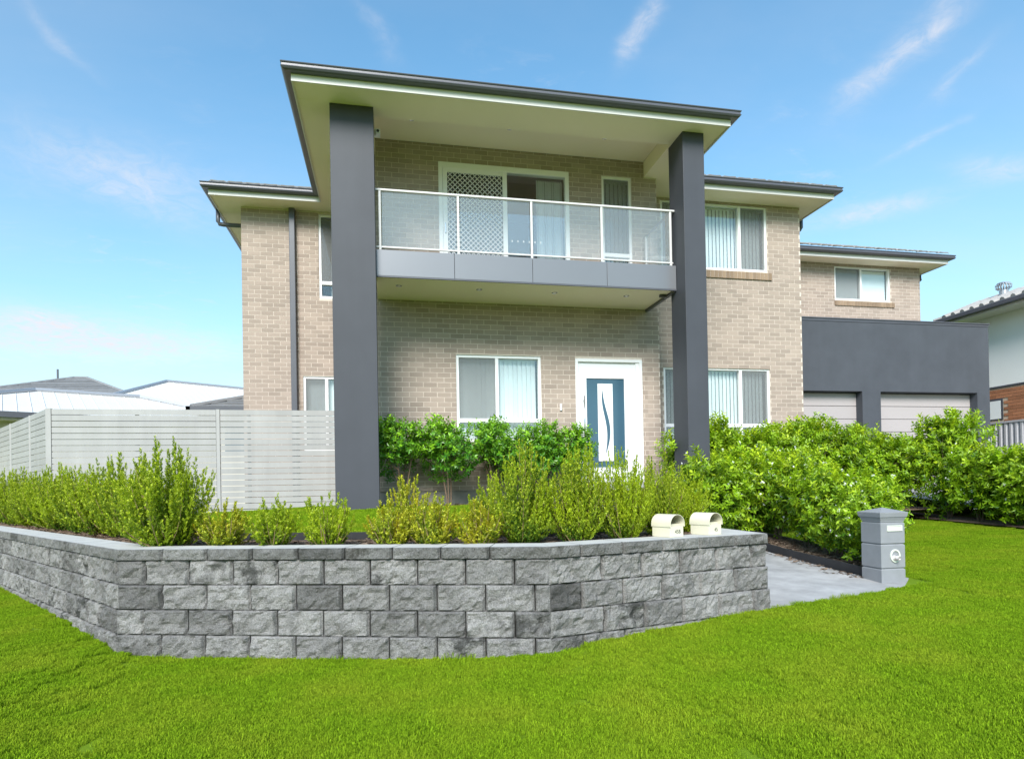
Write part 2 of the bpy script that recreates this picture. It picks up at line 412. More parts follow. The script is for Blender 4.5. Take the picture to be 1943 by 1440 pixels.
# ------------------------------------------------------------------ terrain
WL = np.array((-2.19, 5.644)); WB = np.array((1.185, 4.566)); WR = np.array((3.326, 5.029)); WO = np.array((-4.993, 9.322))
dA = (WO - WL) / np.linalg.norm(WO - WL)
WF = WL + dA * 8.6                      # far left end of the wall
WD = np.array((3.36, 9.4))              # back end of the return beside the path
CAPZ = 0.887
HX = [-60, -12, -5, -3.4, -2.5, -1.9, -.6, .5, 1.05, 1.45, 1.9, 3.3, 5.2, 9.7, 12, 20, 60]
HZ = [0.6, .25, .155, .125, .085, .012, .018, .04, .07, .115, .155, .215, .235, .50, .62, 1.0, 1.3]


def ground(x, y):
    x = np.asarray(x, float); y = np.asarray(y, float)
    h = sum(np.interp(x + d, HX, HZ) for d in (-.12, 0, .12)) / 3
    h = h + 0.035 * np.clip(y - 7, 0, 6) * np.clip((x - 4) / 4, 0, 1)
    return h


def grid_sheet(name, xs, ys, fz, m, kind='structure', label=None, dz=0.0):
    X, Y = np.meshgrid(xs, ys); Z = fz(X, Y) + dz
    V = np.stack([X.ravel(), Y.ravel(), Z.ravel()], 1); nx = len(xs); ny = len(ys)
    i = np.arange(nx - 1); j = np.arange(ny - 1); I, J = np.meshgrid(i, j); a = (J * nx + I).ravel()
    F = np.stack([a, a + 1, a + nx + 1, a + nx], 1)
    me = npmesh(name, V, F, m); me.polygons.foreach_set('use_smooth', [True] * len(me.polygons))
    o = obj(name, me, kind=kind, label=label)
    return o


xs = np.concatenate([np.linspace(-700, -16, 12), np.arange(-14, 20, .25), np.linspace(22, 700, 12)])
ys = np.concatenate([np.linspace(-300, -3, 8), np.arange(-2, 16, .25), np.linspace(18, 900, 14)])
grid_sheet('lawn_ground', xs, ys, ground, 'soil_grass', label='green lawn ground sloping up to the right')


# raised yard behind the retaining wall: outline clipped to the wall, then to the house
def inset(p, q, d):
    t = (q - p) / np.linalg.norm(q - p); n = np.array((-t[1], t[0])); return n * d


nA = np.array((-dA[1], dA[0])); nA = nA if nA @ np.array((1, 1)) > 0 else -nA
dB = (WB - WL) / np.linalg.norm(WB - WL); nB = np.array((-dB[1], dB[0]))
dC = (WR - WB) / np.linalg.norm(WR - WB); nC = np.array((-dC[1], dC[0]))


def yard_z(x, y):
    X = np.asarray(x, float); Y = np.asarray(y, float)
    a = (X - WL[0]) * nA[0] + (Y - WL[1]) * nA[1]; b = (X - WB[0]) * nB[0] + (Y - WB[1]) * nB[1]; c = (X - WB[0]) * nC[0] + (Y - WB[1]) * nC[1]
    return 0.85 + 0.165 * np.clip((np.minimum(np.minimum(a, b), c) - .9) / 3.2, 0, 1)


def inside_yard(X, Y, m):
    a = (X - WL[0]) * nA[0] + (Y - WL[1]) * nA[1] > m
    b = (X - WB[0]) * nB[0] + (Y - WB[1]) * nB[1] > m
    c = (X - WB[0]) * nC[0] + (Y - WB[1]) * nC[1] > m
    return a & b & c & (X < 3.34 - m)


def offset_line(P, n, d): return P + n * d


def isect(p, d, q, e):
    A = np.array([[d[0], -e[0]], [d[1], -e[1]]]); t = np.linalg.solve(A, q - p); return p + d * t[0]


def yard_outline(m):
    """points along the inner side of the wall at distance m from its face"""
    pa = WF + nA * m; c1 = isect(WL + nA * m, dA, WL + nB * m, dB); c2 = isect(WB + nB * m, dB, WB + nC * m, dC)
    c3 = isect(WB + nC * m, dC, np.array((3.36 - m, 0)), np.array((0, 1.0))); return [pa, c1, c2, c3, np.array((3.36 - m, 9.4))]


def yard_sheet(name, m, mt, dz, label):
    # columns between the wall line and the back; ruled strips
    line = yard_outline(m); pts = []
    for i in range(len(line) - 2):
        for t in np.linspace(0, 1, 14, endpoint=False): pts.append(line[i] * (1 - t) + line[i + 1] * t)
    pts.append(line[3])
    V = []; nrow = 24
    for p in pts:
        for j in range(nrow + 1):
            t = j / nrow
            y = p[1] + (14.5 - p[1]) * t if p[1] < 14.4 else p[1] + .01 * j
            V.append((p[0], y, float(yard_z(p[0], y)) + dz))
    F = [(i * (nrow + 1) + j, (i + 1) * (nrow + 1) + j, (i + 1) * (nrow + 1) + j + 1, i * (nrow + 1) + j + 1) for i in range(len(pts) - 1) for j in range(nrow)]
    return obj(name, npmesh(name, np.array(V), np.array(F), mt), kind='structure', label=label)


yard_sheet('garden_bed', 0.22, 'mulch', 0.0, 'mulched garden bed behind the block wall')
yard_sheet('yard_ground', 1.12, 'soil_grass', 0.03, 'raised lawn between the garden bed and the house')

# path beside the retaining wall and the driveway before the garage


def path_z(x, y): return 0.228 + 0.062 * np.clip(np.asarray(y, float) - 5.4, 0, 4.2) + 0 * np.asarray(x, float)


def strip_sheet(name, mt, label, rows, fz, th=0.0):
    V = []; F = []
    for (y, xa, xb) in rows:
        for t in np.linspace(0, 1, 7):
            x = xa + (xb - xa) * t; V.append((x, y, float(fz(x, y))))
    for j in range(len(rows) - 1):
        for i in range(6): a = j * 7 + i; F.append((a, a + 1, a + 8, a + 7))
    return obj(name, npmesh(name, np.array(V), np.array(F), mt), kind='structure', label=label)


def path_front(x): return 5.0 + (x - 3.33) * 0.26
V = []; F = []
nx, ny = 13, 16
for j in range(ny + 1):
    for i in range(nx + 1):
        x = 3.30 + (5.62 - 3.30) * i / nx; yf = path_front(x)
        xx = x if j < 2 else 3.30 + (5.17 - 3.30) * i / nx
        y = yf + (10.8 - yf) * j / ny
        if j == 1: xx = x; y = 6.05 if x > 5.17 else y
        V.append((xx, y, float(path_z(xx, y))))
for j in range(ny):
    for i in range(nx):
        a = j * (nx + 1) + i; F.append((a, a + 1, a + nx + 2, a + nx + 1))
obj('footpath', npmesh('footpath', np.array(V), np.array(F), 'concrete'), kind='structure', label='pale concrete path between the wall and the hedge')


def drive_z(x, y): return 0.62 + 0.10 * np.clip(np.asarray(y, float) - 7, 0, 6) + 0 * np.asarray(x, float)
grid_sheet('driveway', np.linspace(10.35, 15.2, 8), np.linspace(2, 12.95, 20), drive_z, 'concrete', label='concrete driveway in front of the garage doors')

# mulch beds of the hedges
strip_sheet('hedge_bed', 'mulch', 'dark mulch under the hedge along the path', [(y, 5.22, min(6.1, 5.44 + (y - 6.08) * .5)) for y in np.linspace(6.08, 10.9, 16)], lambda x, y: path_z(x, y) + .05)
strip_sheet('hedge_bed', 'mulch', 'dark mulch under the hedge beside the driveway', [(y, 9.72, 10.36) for y in np.linspace(3, 11.2, 14)], lambda x, y: ground(x, y) + .03)
strip_sheet('hedge_bed', 'mulch', 'mulch under the tall rear hedge', [(y, 5.2, 10.2) for y in np.linspace(9.75, 12.6, 6)], lambda x, y: ground(x, y) * .3 + .62)


# ------------------------------------------------------------------ grass: one clump mesh instanced on points
def grass_patch(name, n, size, h0, h1):
    a = rng.random((n, 2)) - .5
    x = a[:, 0] * size; y = a[:, 1] * size; r_ = np.hypot(x, y); keep = r_ < size * .5
    x, y = x[keep], y[keep]; n = len(x)
    h = rng.uniform(h0, h1, n); ang = rng.uniform(0, 2 * np.pi, n); lean = rng.uniform(0.1, 0.9, n) * h
    w = rng.uniform(.0016, .0030, n); face = ang + rng.uniform(-.8, .8, n) + np.pi / 2
    lx, ly = np.cos(ang) * lean, np.sin(ang) * lean; wx, wy = np.cos(face) * w, np.sin(face) * w
    V = np.zeros((n, 5, 3))
    V[:, 0] = np.stack([x - wx, y - wy, np.full(n, -.004)], 1); V[:, 1] = np.stack([x + wx, y + wy, np.full(n, -.004)], 1)
    V[:, 2] = np.stack([x + wx * .8 + lx * .35, y + wy * .8 + ly * .35, h * .6], 1); V[:, 3] = np.stack([x - wx * .8 + lx * .35, y - wy * .8 + ly * .35, h * .6], 1)
    V[:, 4] = np.stack([x + lx, y + ly, h * .95], 1)
    b = np.arange(n) * 5
    T = np.concatenate([np.stack([b, b + 1, b + 2], 1), np.stack([b, b + 2, b + 3], 1), np.stack([b + 3, b + 2, b + 4], 1)])
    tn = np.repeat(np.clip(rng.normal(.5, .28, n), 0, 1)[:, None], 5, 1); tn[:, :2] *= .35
    return npmesh(name, V.reshape(-1, 3), T, 'grass_blade', tn.ravel())


def scatter(name, pts, patch_obj, label, cat, smin, smax):
    me = bpy.data.meshes.new(name); me.from_pydata([tuple(p) for p in pts], [], [])
    o = obj(name, me, kind='stuff', label=label, cat=cat)
    ng = bpy.data.node_groups.new(name + '_nodes', 'GeometryNodeTree')
    ng.interface.new_socket('Geometry', in_out='INPUT', socket_type='NodeSocketGeometry')
    ng.interface.new_socket('Geometry', in_out='OUTPUT', socket_type='NodeSocketGeometry')
    N = ng.nodes.new; L = ng.links.new
    gi = N('NodeGroupInput'); go = N('NodeGroupOutput'); ip = N('GeometryNodeInstanceOnPoints'); oi = N('GeometryNodeObjectInfo')
    oi.inputs['Object'].default_value = patch_obj; oi.inputs['As Instance'].default_value = True
    rv = N('FunctionNodeRandomValue'); rv.data_type = 'FLOAT_VECTOR'
    rv.inputs[0].default_value = (-.05, -.05, 0); rv.inputs[1].default_value = (.05, .05, 6.283)
    rs = N('FunctionNodeRandomValue'); rs.data_type = 'FLOAT'; rs.inputs[2].default_value = smin; rs.inputs[3].default_value = smax
    L(gi.outputs[0], ip.inputs['Points']); L(oi.outputs['Geometry'], ip.inputs['Instance'])
    L(rv.outputs[0], ip.inputs['Rotation']); L(rs.outputs[1], ip.inputs['Scale']); L(ip.outputs[0], go.inputs[0])
    md = o.modifiers.new('scatter', 'NODES'); md.node_group = ng
    return o


def jitter_grid(x0, x1, y0, y1, st):
    X, Y = np.meshgrid(np.arange(x0, x1, st), np.arange(y0, y1, st))
    X = X + rng.uniform(-.5, .5, X.shape) * st; Y = Y + rng.uniform(-.5, .5, Y.shape) * st
    return X.ravel(), Y.ravel()


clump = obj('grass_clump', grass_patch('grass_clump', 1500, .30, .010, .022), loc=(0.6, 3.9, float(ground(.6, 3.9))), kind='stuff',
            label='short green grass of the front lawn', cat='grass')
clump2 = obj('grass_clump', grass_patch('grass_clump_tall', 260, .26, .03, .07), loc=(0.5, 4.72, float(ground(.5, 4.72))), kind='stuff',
             label='taller grass blades at the foot of the block wall', cat='grass')


def in_front(X, Y, m):
    a = (X - WL[0]) * nA[0] + (Y - WL[1]) * nA[1] < -m
    b = (X - WB[0]) * nB[0] + (Y - WB[1]) * nB[1] < -m
    c = (X - WB[0]) * nC[0] + (Y - WB[1]) * nC[1] < -m
    return a | b | c


X, Y = jitter_grid(-12, 9.75, 1.6, 11.5, .15)
ok = in_front(X, Y, .06) | (X > 3.42)
ok &= ~((X > 3.2) & (X <= 5.7) & (Y > path_front(X) - .06) & (X < 5.62))
ok &= ~((X > 5.1) & (X < 5.62) & (Y > 6.0) & (Y < 6.1))
ok &= ~((X > 3.2) & (X < np.minimum(6.08, 5.42 + (Y - 6.08) * .5)) & (Y > 6.0))
ok &= ~((X > 5.2) & (Y > 9.7))
# only what the camera (or a step beside it) can see
vx = X * c_ - Y * s_; vz = X * s_ + Y * c_
ok &= (vx / np.maximum(vz, .1) > -1.0) & (vx / np.maximum(vz, .1) < 1.5) & (vz > 1.9)
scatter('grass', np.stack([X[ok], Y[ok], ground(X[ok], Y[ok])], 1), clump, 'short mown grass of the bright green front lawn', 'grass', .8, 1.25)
# ragged tufts where the mower does not reach: along the wall foot and path edge
pts = []
for (p, q, n) in ((WL, WF, nA), (WL, WB, nB), (WB, WR, nC)):
    ln = np.linalg.norm(q - p)
    for k in range(int(ln / .13)):
        if random.random() < .5:
            t = random.random(); P = p + (q - p) * t - n * random.uniform(.05, .12); pts.append((P[0], P[1], float(ground(P[0], P[1]))))
for k in range(26):
    x = random.uniform(3.35, 5.6); pts.append((x, path_front(x) - .07, float(ground(x, 5.2))))
scatter('grass', pts, clump2, 'ragged longer grass along the foot of the block wall', 'grass', .35, .8)
X, Y = jitter_grid(-5.5, 3.0, 5.4, 12.5, .17)
ok = inside_yard(X, Y, 1.22) & ~((X > -.15) & (Y > 9.9)) & ~((X > -2.9) & (Y > 13.2)) & ~((Y > 11.3) & (X < -.1))
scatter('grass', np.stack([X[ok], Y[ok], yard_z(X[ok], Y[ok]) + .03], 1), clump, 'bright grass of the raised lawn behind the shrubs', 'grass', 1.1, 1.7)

# ------------------------------------------------------------------ retaining wall
wall_root = empty('retaining_wall', (0.5, 4.9, 0), 'low grey split-face block retaining wall with cap course round the raised garden', 'retaining wall')


def rough_block(p0, p1, q1, q0, z0, z1, amp, name, mt, nu=None, bevel_end=(True, True), top_round=0.0):
    """block with plan quad p0 p1 (front) q1 q0 (back); the front face is a displaced grid"""
    p0, p1, q0, q1 = map(lambda a: np.array(a, float), (p0, p1, q0, q1))
    w = np.linalg.norm(p1 - p0)
    if w < .03: return None
    t = (p1 - p0) / w; n = np.array((t[1], -t[0]))            # outward
    nu = nu or max(3, int(w / .026)); nv = max(3, int((z1 - z0) / .026))
    us = [0, min(.016 / w, .2)] + list(np.linspace(0, 1, nu + 1)[1:-1]) + [max(1 - .016 / w, .8), 1]
    us = sorted(set(us)); vs = [0, .06] + list(np.linspace(0, 1, nv + 1)[1:-1]) + [.94, 1]
    V = []; seed = Vector((random.uniform(0, 99), random.uniform(0, 99), random.uniform(0, 99)))
    for v in vs:
        for u in us:
            d = 0
            edge_u = (u == 0 and bevel_end[0]) or (u == 1 and bevel_end[1])
            if u in (0, 1): d = -.020 if edge_u else 0
            elif v in (0, 1): d = -.004
            else:
                P = Vector((u * w * 11, v * (z1 - z0) * 11, 0)) + seed
                d = amp * (noise.noise(P) * .9 + noise.noise(P * 2.3) * .9 + .35)
            if top_round and v > .9: d -= top_round * (v - .9) * 10
            xy = p0 + (p1 - p0) * u + n * d
            V.append((xy[0], xy[1], z0 + (z1 - z0) * v))
    m = len(us); F = []
    for j in range(len(vs) - 1):
        for i in range(m - 1): a = j * m + i; F.append((a, a + 1, a + m + 1, a + m))
    b = len(V); V += [(q0[0], q0[1], z0), (q1[0], q1[1], z0), (q1[0], q1[1], z1), (q0[0], q0[1], z1)]
    top = [(len(vs) - 1) * m + i for i in range(m)]; bot = list(range(m))
    left = [j * m for j in range(len(vs))]; right = [j * m + m - 1 for j in range(len(vs))]
    F.append(tuple(top) + (b + 2, b + 3)); F.append(tuple(bot[::-1]) + (b, b + 1))
    F.append(tuple(left) [::-1] + (b, b + 3) if False else tuple([b, b + 3] + left[::-1])); F.append(tuple([b + 2, b + 1] + right))
    F.append((b + 1, b, b + 3, b + 2)[::-1])
    me = bpy.data.meshes.new(name); me.from_pydata(V, [], F); me.update(); me.materials.append(MATS[mt])
    if mt == 'capstone': me.materials.append(MATS['cap_top']); me.polygons[len(F) - 5].material_index = 1
    return me


def run_wall(segs, depth, pitch_offsets, z0, z1, setback, amp, name, mt, top_round=0.0, gap=.009):
    """segs: list of (P, d, n_in, length, joints list) consecutive; corners mitred"""
    for k, (P, d, n, Ln, joints) in enumerate(segs):
        front = P + n * setback; back = P + n * (setback + depth)

        def ends(base):
            a, b = 0.0, Ln
            return base, base + d * Ln
        def cornerpt(off, idx):
            # mitre with the neighbour segment
            if idx == 0:
                if k == 0: return P + n * off
                P2, d2, n2, L2, _ = segs[k - 1]; return isect(P + n * off, d, P2 + n2 * off, d2)
            if k == len(segs) - 1: return P + d * Ln + n * off
            P2, d2, n2, L2, _ = segs[k + 1]; return isect(P + n * off, d, P2 + n2 * off, d2)
        fs = [cornerpt(setback, 0)] + [P + d * s + n * setback for s in joints] + [cornerpt(setback, 1)]
        bs = [cornerpt(setback + depth, 0)] + [P + d * s + n * (setback + depth) for s in joints] + [cornerpt(setback + depth, 1)]
        for i in range(len(fs) - 1):
            g = d * gap * .5
            a = fs[i] + (g if i else 0); b = fs[i + 1] - (g if i < len(fs) - 2 else 0)
            qa = bs[i] + (g if i else 0); qb = bs[i + 1] - (g if i < len(fs) - 2 else 0)
            me = rough_block(a, b, qb, qa, z0, z1, amp, name, mt, bevel_end=(i > 0 or k == 0, i < len(fs) - 2), top_round=top_round)
            if me: obj(name, me, wall_root, loc=-wall_root.location)


def joints_from(start, pitch, L, lo=.05):
    return [s for s in np.arange(start, L - lo, pitch) if s > lo]


Lb = np.linalg.norm(WB - WL); Lc = np.linalg.norm(WR - WB); La = 8.6
dF = -dA; Ld = 4.3; dD = np.array((0.0, 1.0)); nD = np.array((-1.0, 0.0))
for k in range(4):
    z0 = .797 - .2 * (4 - k); off = k % 2
    # segment A is walked from far left to the corner
    jA = [La - s for s in joints_from(.07 if off else .25, .36, La)][::-1]
    jB = joints_from(.23 if off else .385, .38, Lb)
    jC = joints_from(.09 if off else .28, .382, Lc, .09)
    jD = joints_from(.2 if off else .39, .39, Ld)
    segs = [(WF, dF, nA, La, jA), (WL, dB, nB, Lb, jB), (WB, dC, nC, Lc, jC), (WR, dD, nD, Ld, jD)]
    run_wall(segs, .24, None, z0, z0 + .2 - .004, .012 * k - .014, .024, 'block', 'stone')
jA = [La - s for s in joints_from(.42, .40, La)][::-1]
segs = [(WF, dF, nA, La, jA), (WL, dB, nB, Lb, joints_from(.39, .385, Lb, .1)), (WB, dC, nC, Lc, joints_from(.28, .385, Lc, .1)), (WR, dD, nD, Ld, joints_from(.3, .4, Ld))]
run_wall(segs, .31, None, .797, CAPZ, .004, .015, 'capstone', 'capstone', top_round=.006, gap=.007)
# dark fill behind the joints
fb = MB()
for (P, d, n, Ln) in ((WF, dF, nA, La), (WL, dB, nB, Lb), (WB, dC, nC, Lc), (WR, dD, nD, Ld)):
    a = P + n * .085 + d * .10; b = P + d * (Ln - .10) + n * .085; qa = P + n * .2 + d * .12; qb = P + d * (Ln - .12) + n * .2
    fb.prism([tuple(a), tuple(b), tuple(qb), tuple(qa)], 'z', -.1, .79)
fb.build('backfill', 'joint_dark', wall_root).location = -wall_root.location

# black plastic edging strips
e = MB(); ol = yard_outline(1.10)
for i in range(3):
    a, b = ol[i], ol[i + 1]
    t = (b - a) / np.linalg.norm(b - a); n = np.array((-t[1], t[0])) * .012
    steps = int(np.linalg.norm(b - a) / .5) + 1
    for s in range(steps):
        p = a + (b - a) * s / steps; q = a + (b - a) * (s + 1) / steps
        zp = float(yard_z(p[0], p[1]))
        e.prism([tuple(p), tuple(q), tuple(q + n), tuple(p + n)], 'z', zp - .05, zp + .075)
o = e.build('garden_edging', 'edging_black', label='black plastic edging behind the low shrubs on the wall', cat='garden edging')
e = MB()
ysE = np.linspace(5.98, 10.6, 14)
for i in range(13):
    y0, y1 = ysE[i], ysE[i + 1]; za = float(path_z(0, y0)); zb = float(path_z(0, y1)); w = .02 * math.sin(i * 1.3)
    n = len(e.v)
    e.v += [(5.19 + w, y0, za - .05), (5.22 + w, y0, za - .05), (5.22 + w, y0, za + .10), (5.19 + w, y0, za + .10)]
    w2 = .02 * math.sin((i + 1) * 1.3)
    e.v += [(5.19 + w2, y1, zb - .05), (5.22 + w2, y1, zb - .05), (5.22 + w2, y1, zb + .10), (5.19 + w2, y1, zb + .10)]
    e.f += [(n, n + 1, n + 2, n + 3), (n + 4, n + 7, n + 6, n + 5), (n, n + 4, n + 5, n + 1), (n + 1, n + 5, n + 6, n + 2), (n + 2, n + 6, n + 7, n + 3), (n + 3, n + 7, n + 4, n)]
e.build('garden_edging', 'edging_black', label='black edging board between the concrete path and the hedge', cat='garden edging')
# bark chips on the visible beds
V = []; F = []
def chips(pts):
    for (x, y, z) in pts:
        s = random.uniform(.008, .022); a = random.uniform(0, 6.28); t = random.uniform(-.4, .4)
        c, s2 = math.cos(a), math.sin(a); l = s * random.uniform(1.2, 2.4)
        P = [(-l, -s * .5, 0), (l, -s * .5, t * l), (l * .8, s * .5, t * l + .004), (-l * .9, s * .5, .004)]
        n = len(V)
        for p in P: V.append((x + p[0] * c - p[1] * s2, y + p[0] * s2 + p[1] * c, z + .008 + p[2]))
        F.append((n, n + 1, n + 2, n + 3))
cp = []
while len(cp) < 9000:
    x = random.uniform(-7, 3.1); y = random.uniform(4.8, 11)
    if bool(inside_yard(np.array(x), np.array(y), .33)) and not bool(inside_yard(np.array(x), np.array(y), 1.05)): cp.append((x, y, float(yard_z(x, y))))
for k in range(2500):
    x = random.uniform(-.1, 3.2); y = random.uniform(9.9, 10.8); cp.append((x, y, float(yard_z(x, y)) + .035))
for k in range(2500):
    y = random.uniform(6.1, 9); x = random.uniform(5.23, min(6.05, 5.42 + (y - 6.08) * .5)); cp.append((x, y, float(path_z(x, y)) + .05))
for k in range(260):
    y = random.uniform(6.0, 9); x = 5.18 - abs(random.gauss(0, .09)); cp.append((x, y, float(path_z(x, y)) - .004))
chips(cp)
obj('bark_chips', npmesh('bark_chips', np.array(V), np.array(F), 'mulch'), kind='stuff', label='brown bark chips over the garden beds', cat='mulch')

# ------------------------------------------------------------------ house
Z0 = 1.34
YC, YCR, YW, YL, YR, YS, YBK, YGAR = 9.517, 9.347, 10.887, 13.302, 11.587, 9.659, 14.402, 12.691
SOF = 7.08
house = empty('house', (3, 11, 0.9), 'two-storey pale brick house with grey columns, glass balcony and attached grey garage', 'house')
hp = dict(parent=house)
H0 = Vector((3, 11, 0.9))


def hb(mb, name, mt, parent=None, bevel=0.0, smooth=False, **kw):
    """build world-coordinate geometry as a child of the house"""
    o = mb.build(name, mt, parent or house, smooth=smooth, bevel=bevel, **kw)
    if parent is None: o.location = -H0
    return o


def hempty(name, parent=None, label=None):
    o = bpy.data.objects.new(name, None); COL.objects.link(o); o.parent = parent or house; o.empty_display_size = .1
    if parent is None: o.location = -H0
    if label: o['label'] = label
    return o


BR = []          # (cam distance, wall part, centre, u, size)
BW, BH, JT = .24, .086, .010


def brick_wall(name, O, u, n, L, z0, z1, openings, proud=.003, thick=.11, label=None, mt='mortar', zoff=0.0, top_at=None):
    """O: start point (x,y) on the brick face, u: direction along, n: outward normal; openings (a0,a1,z0,z1)"""
    u = np.array(u, float); n = np.array(n, float); O = np.array(O, float)
    cuts = sorted({0.0, L, *[max(0, min(L, a)) for o in openings for a in o[:2]]})
    mb = MB()

    def slab(a0, a1, c0, c1):
        if a1 - a0 < .005 or c1 - c0 < .005: return
        p = O + u * a0 - n * proud; q = O + u * a1 - n * proud; r_ = q - n * thick; s = p - n * thick
        pts = [tuple(p), tuple(q), tuple(r_), tuple(s)]
        mb.prism(pts, 'z', c0, c1)
    for a0, a1 in zip(cuts[:-1], cuts[1:]):
        mid = (a0 + a1) / 2; ops = sorted([(o[2], o[3]) for o in openings if o[0] < mid < o[1]]); z = z0
        for (c0, c1) in ops:
            slab(a0, a1, z, c0); z = c1
        slab(a0, a1, z, z1)
    w = hb(mb, name, mt, label=label)
    nrow = int(math.ceil((z1 - z0) / BH))
    for j in range(nrow):
        zt = z0 + j * BH; zb1 = min(zt + BH - JT, z1)
        if zb1 - zt < .03: continue
        s = -(BW / 2 if j % 2 else 0)
        a = s
        while a < L:
            a0 = max(a, 0); a1 = min(a + BW - JT, L); a += BW
            pieces = [(a0, a1)]
            for o in openings:
                if zt + .02 < o[3] and zb1 - .02 > o[2]:
                    new = []
                    for (p, q) in pieces:
                        if q <= o[0] or p >= o[1]: new.append((p, q)); continue
                        if p < o[0] - .03: new.append((p, o[0] - .002))
                        if q > o[1] + .03: new.append((o[1] + .002, q))
                    pieces = new
            for (p, q) in pieces:
                if q - p < .03: continue
                c = O + u * (p + q) / 2; zc = (zt + zb1) / 2
                dist = math.sqrt(c[0] ** 2 + c[1] ** 2 + (zc - EYE) ** 2)
                BR.append((dist, w, (c[0], c[1], zc), tuple(u), tuple(n), q - p, zb1 - zt, name))
    return w


XL, XM0, XCOR, XR, XB = -2.82, -.45, 5.02, 8.544, 14.253
FL = 1.52
wins = {}
# openings (x0,x1,z0,z1) in world X
op_main = [(1.20, 2.733, 2.15, 3.687), (3.373, 4.665, 1.40, 3.661), (.946, 3.315, 4.99, 7.058), (3.942, 4.527, 5.05, 7.058)]
op_left = [(-1.672, -.47, 2.15, 3.687), (-1.328, -.47, 5.295, 7.03)]
op_right = [(5.423, 7.783, 2.05, 3.695), (5.423, 7.783, 5.687, 7.05)]
op_back = [(11.622, 13.325, 6.122, 7.026)]


def shift(ops, x0): return [(a - x0, b - x0, c, d) for a, b, c, d in ops]


w_main = brick_wall('wall', (XM0, YW), (1, 0), (0, -1), 4.772 - XM0, 1.30, 7.362, shift(op_main, XM0), label='pale brick wall around the front door and balcony door')
brick_wall('wall', (4.772, YW), (1, 0), (0, -1), XCOR - 4.772, 1.30, SOF, [])
w_left = brick_wall('wall', (XL, YL), (1, 0), (0, -1), XM0 - XL - .01, 1.21, SOF, shift(op_left, XL), label='set-back brick wall left of the grey column')
w_right = brick_wall('wall', (XCOR - .1, YR), (1, 0), (0, -1), XR - XCOR + .1, 1.10, SOF, shift(op_right, XCOR - .1), label='brick wall of the right wing')
w_back = brick_wall('wall', (XR + .13, YBK), (1, 0), (0, -1), XB - XR - .13, 4.95, SOF, shift(op_back, XR + .13), label='brick wall of the rear wing over the garage')
brick_wall('wall', (XL - .0, YL + 8.5), (0, -1), (-1, 0), 8.5 - .12, 1.10, SOF, [], proud=.006)
brick_wall('wall', (XR, YR + .12), (0, 1), (1, 0), YBK - YR + 4, 1.10, SOF, [])
brick_wall('wall', (XB, YBK + .12), (0, 1), (1, 0), 5, 1.10, SOF, [])
brick_wall('wall', (XCOR, YW + .12), (0, 1), (1, 0), YR - YW - .13, 1.10, SOF, [])
brick_wall('wall', (XM0, YL - .12), (0, -1), (-1, 0), YL - YW - .25, 1.10, SOF, [])
hb(MB().box(XM0, XCOR, YW + .02, YW + .3, .9, 1.295), 'footing', 'slab_edge', label='bare slab edge under the brickwork')
hb(MB().box(XL, XM0, YL + .02, YL + .3, .7, 1.205), 'footing', 'slab_edge')

# 300 largest visible bricks as objects, the rest joined per wall
BR.sort(key=lambda b: b[0])


def hidden_brick(b):
    x, y, z = b[2]
    if z < 2.35: return True                                # behind the shrubs
    if b[1] is w_main and x < .03: return True              # behind the column
    if b[1] is not w_main: return True
    return False


cache = {}
single = []; rest = {}
for b in BR:
    if len(single) < 296 and not hidden_brick(b): single.append(b)
    else: rest.setdefault(b[1].name, []).append(b)


def brick_mesh(w, h):
    key = (round(w, 3), round(h, 3))
    if key not in cache:
        mb = MB(); mb.box(-w / 2, w / 2, 0, .05, -h / 2, h / 2); cache[key] = mb.mesh('brick', 'brick_single')
    return cache[key]


for b in single:
    o = bpy.data.objects.new('brick', brick_mesh(b[5], b[6])); COL.objects.link(o); o.parent = b[1]
    j = random.uniform(-.0012, .0012)
    o.location = (b[2][0], b[2][1] + j, b[2][2])
for wname, lst in rest.items():
    C = np.array([b[2] for b in lst]); U = np.array([b[3] for b in lst]); Nn = np.array([b[4] for b in lst])
    w = np.array([b[5] for b in lst]); h = np.array([b[6] for b in lst]); n = len(lst)
    jit = rng.uniform(-.0012, .0012, n)
    V = np.zeros((n, 8, 3))
    for i, (su, sn, sz) in enumerate([(-1, 0, -1), (1, 0, -1), (1, 1, -1), (-1, 1, -1), (-1, 0, 1), (1, 0, 1), (1, 1, 1), (-1, 1, 1)]):
        V[:, i, :2] = C[:, :2] + U * (su * w / 2)[:, None] - Nn * (sn * .03 + jit)[:, None]; V[:, i, 2] = C[:, 2] + sz * h / 2
    b0 = (np.arange(n) * 8)[:, None]
    F = np.concatenate([b0 + np.array(q)[None] for q in ((0, 1, 5, 4), (1, 2, 6, 5), (3, 0, 4, 7), (4, 5, 6, 7), (0, 3, 2, 1))])
    o = obj('brickwork', npmesh('brickwork', V.reshape(-1, 3), F, 'brick'), bpy.data.objects[wname], kind='stuff')

# columns
hb(MB().box(-.765, -.129, YC, 9.93, .80, SOF - .002), 'column', 'grey_paint', bevel=.006, label='wide grey rendered column left of the balcony')
hb(MB().box(4.786, 5.160, YCR, 9.867, .55, SOF - .002), 'column', 'grey_paint', bevel=.006, label='narrower grey rendered column right of the balcony')

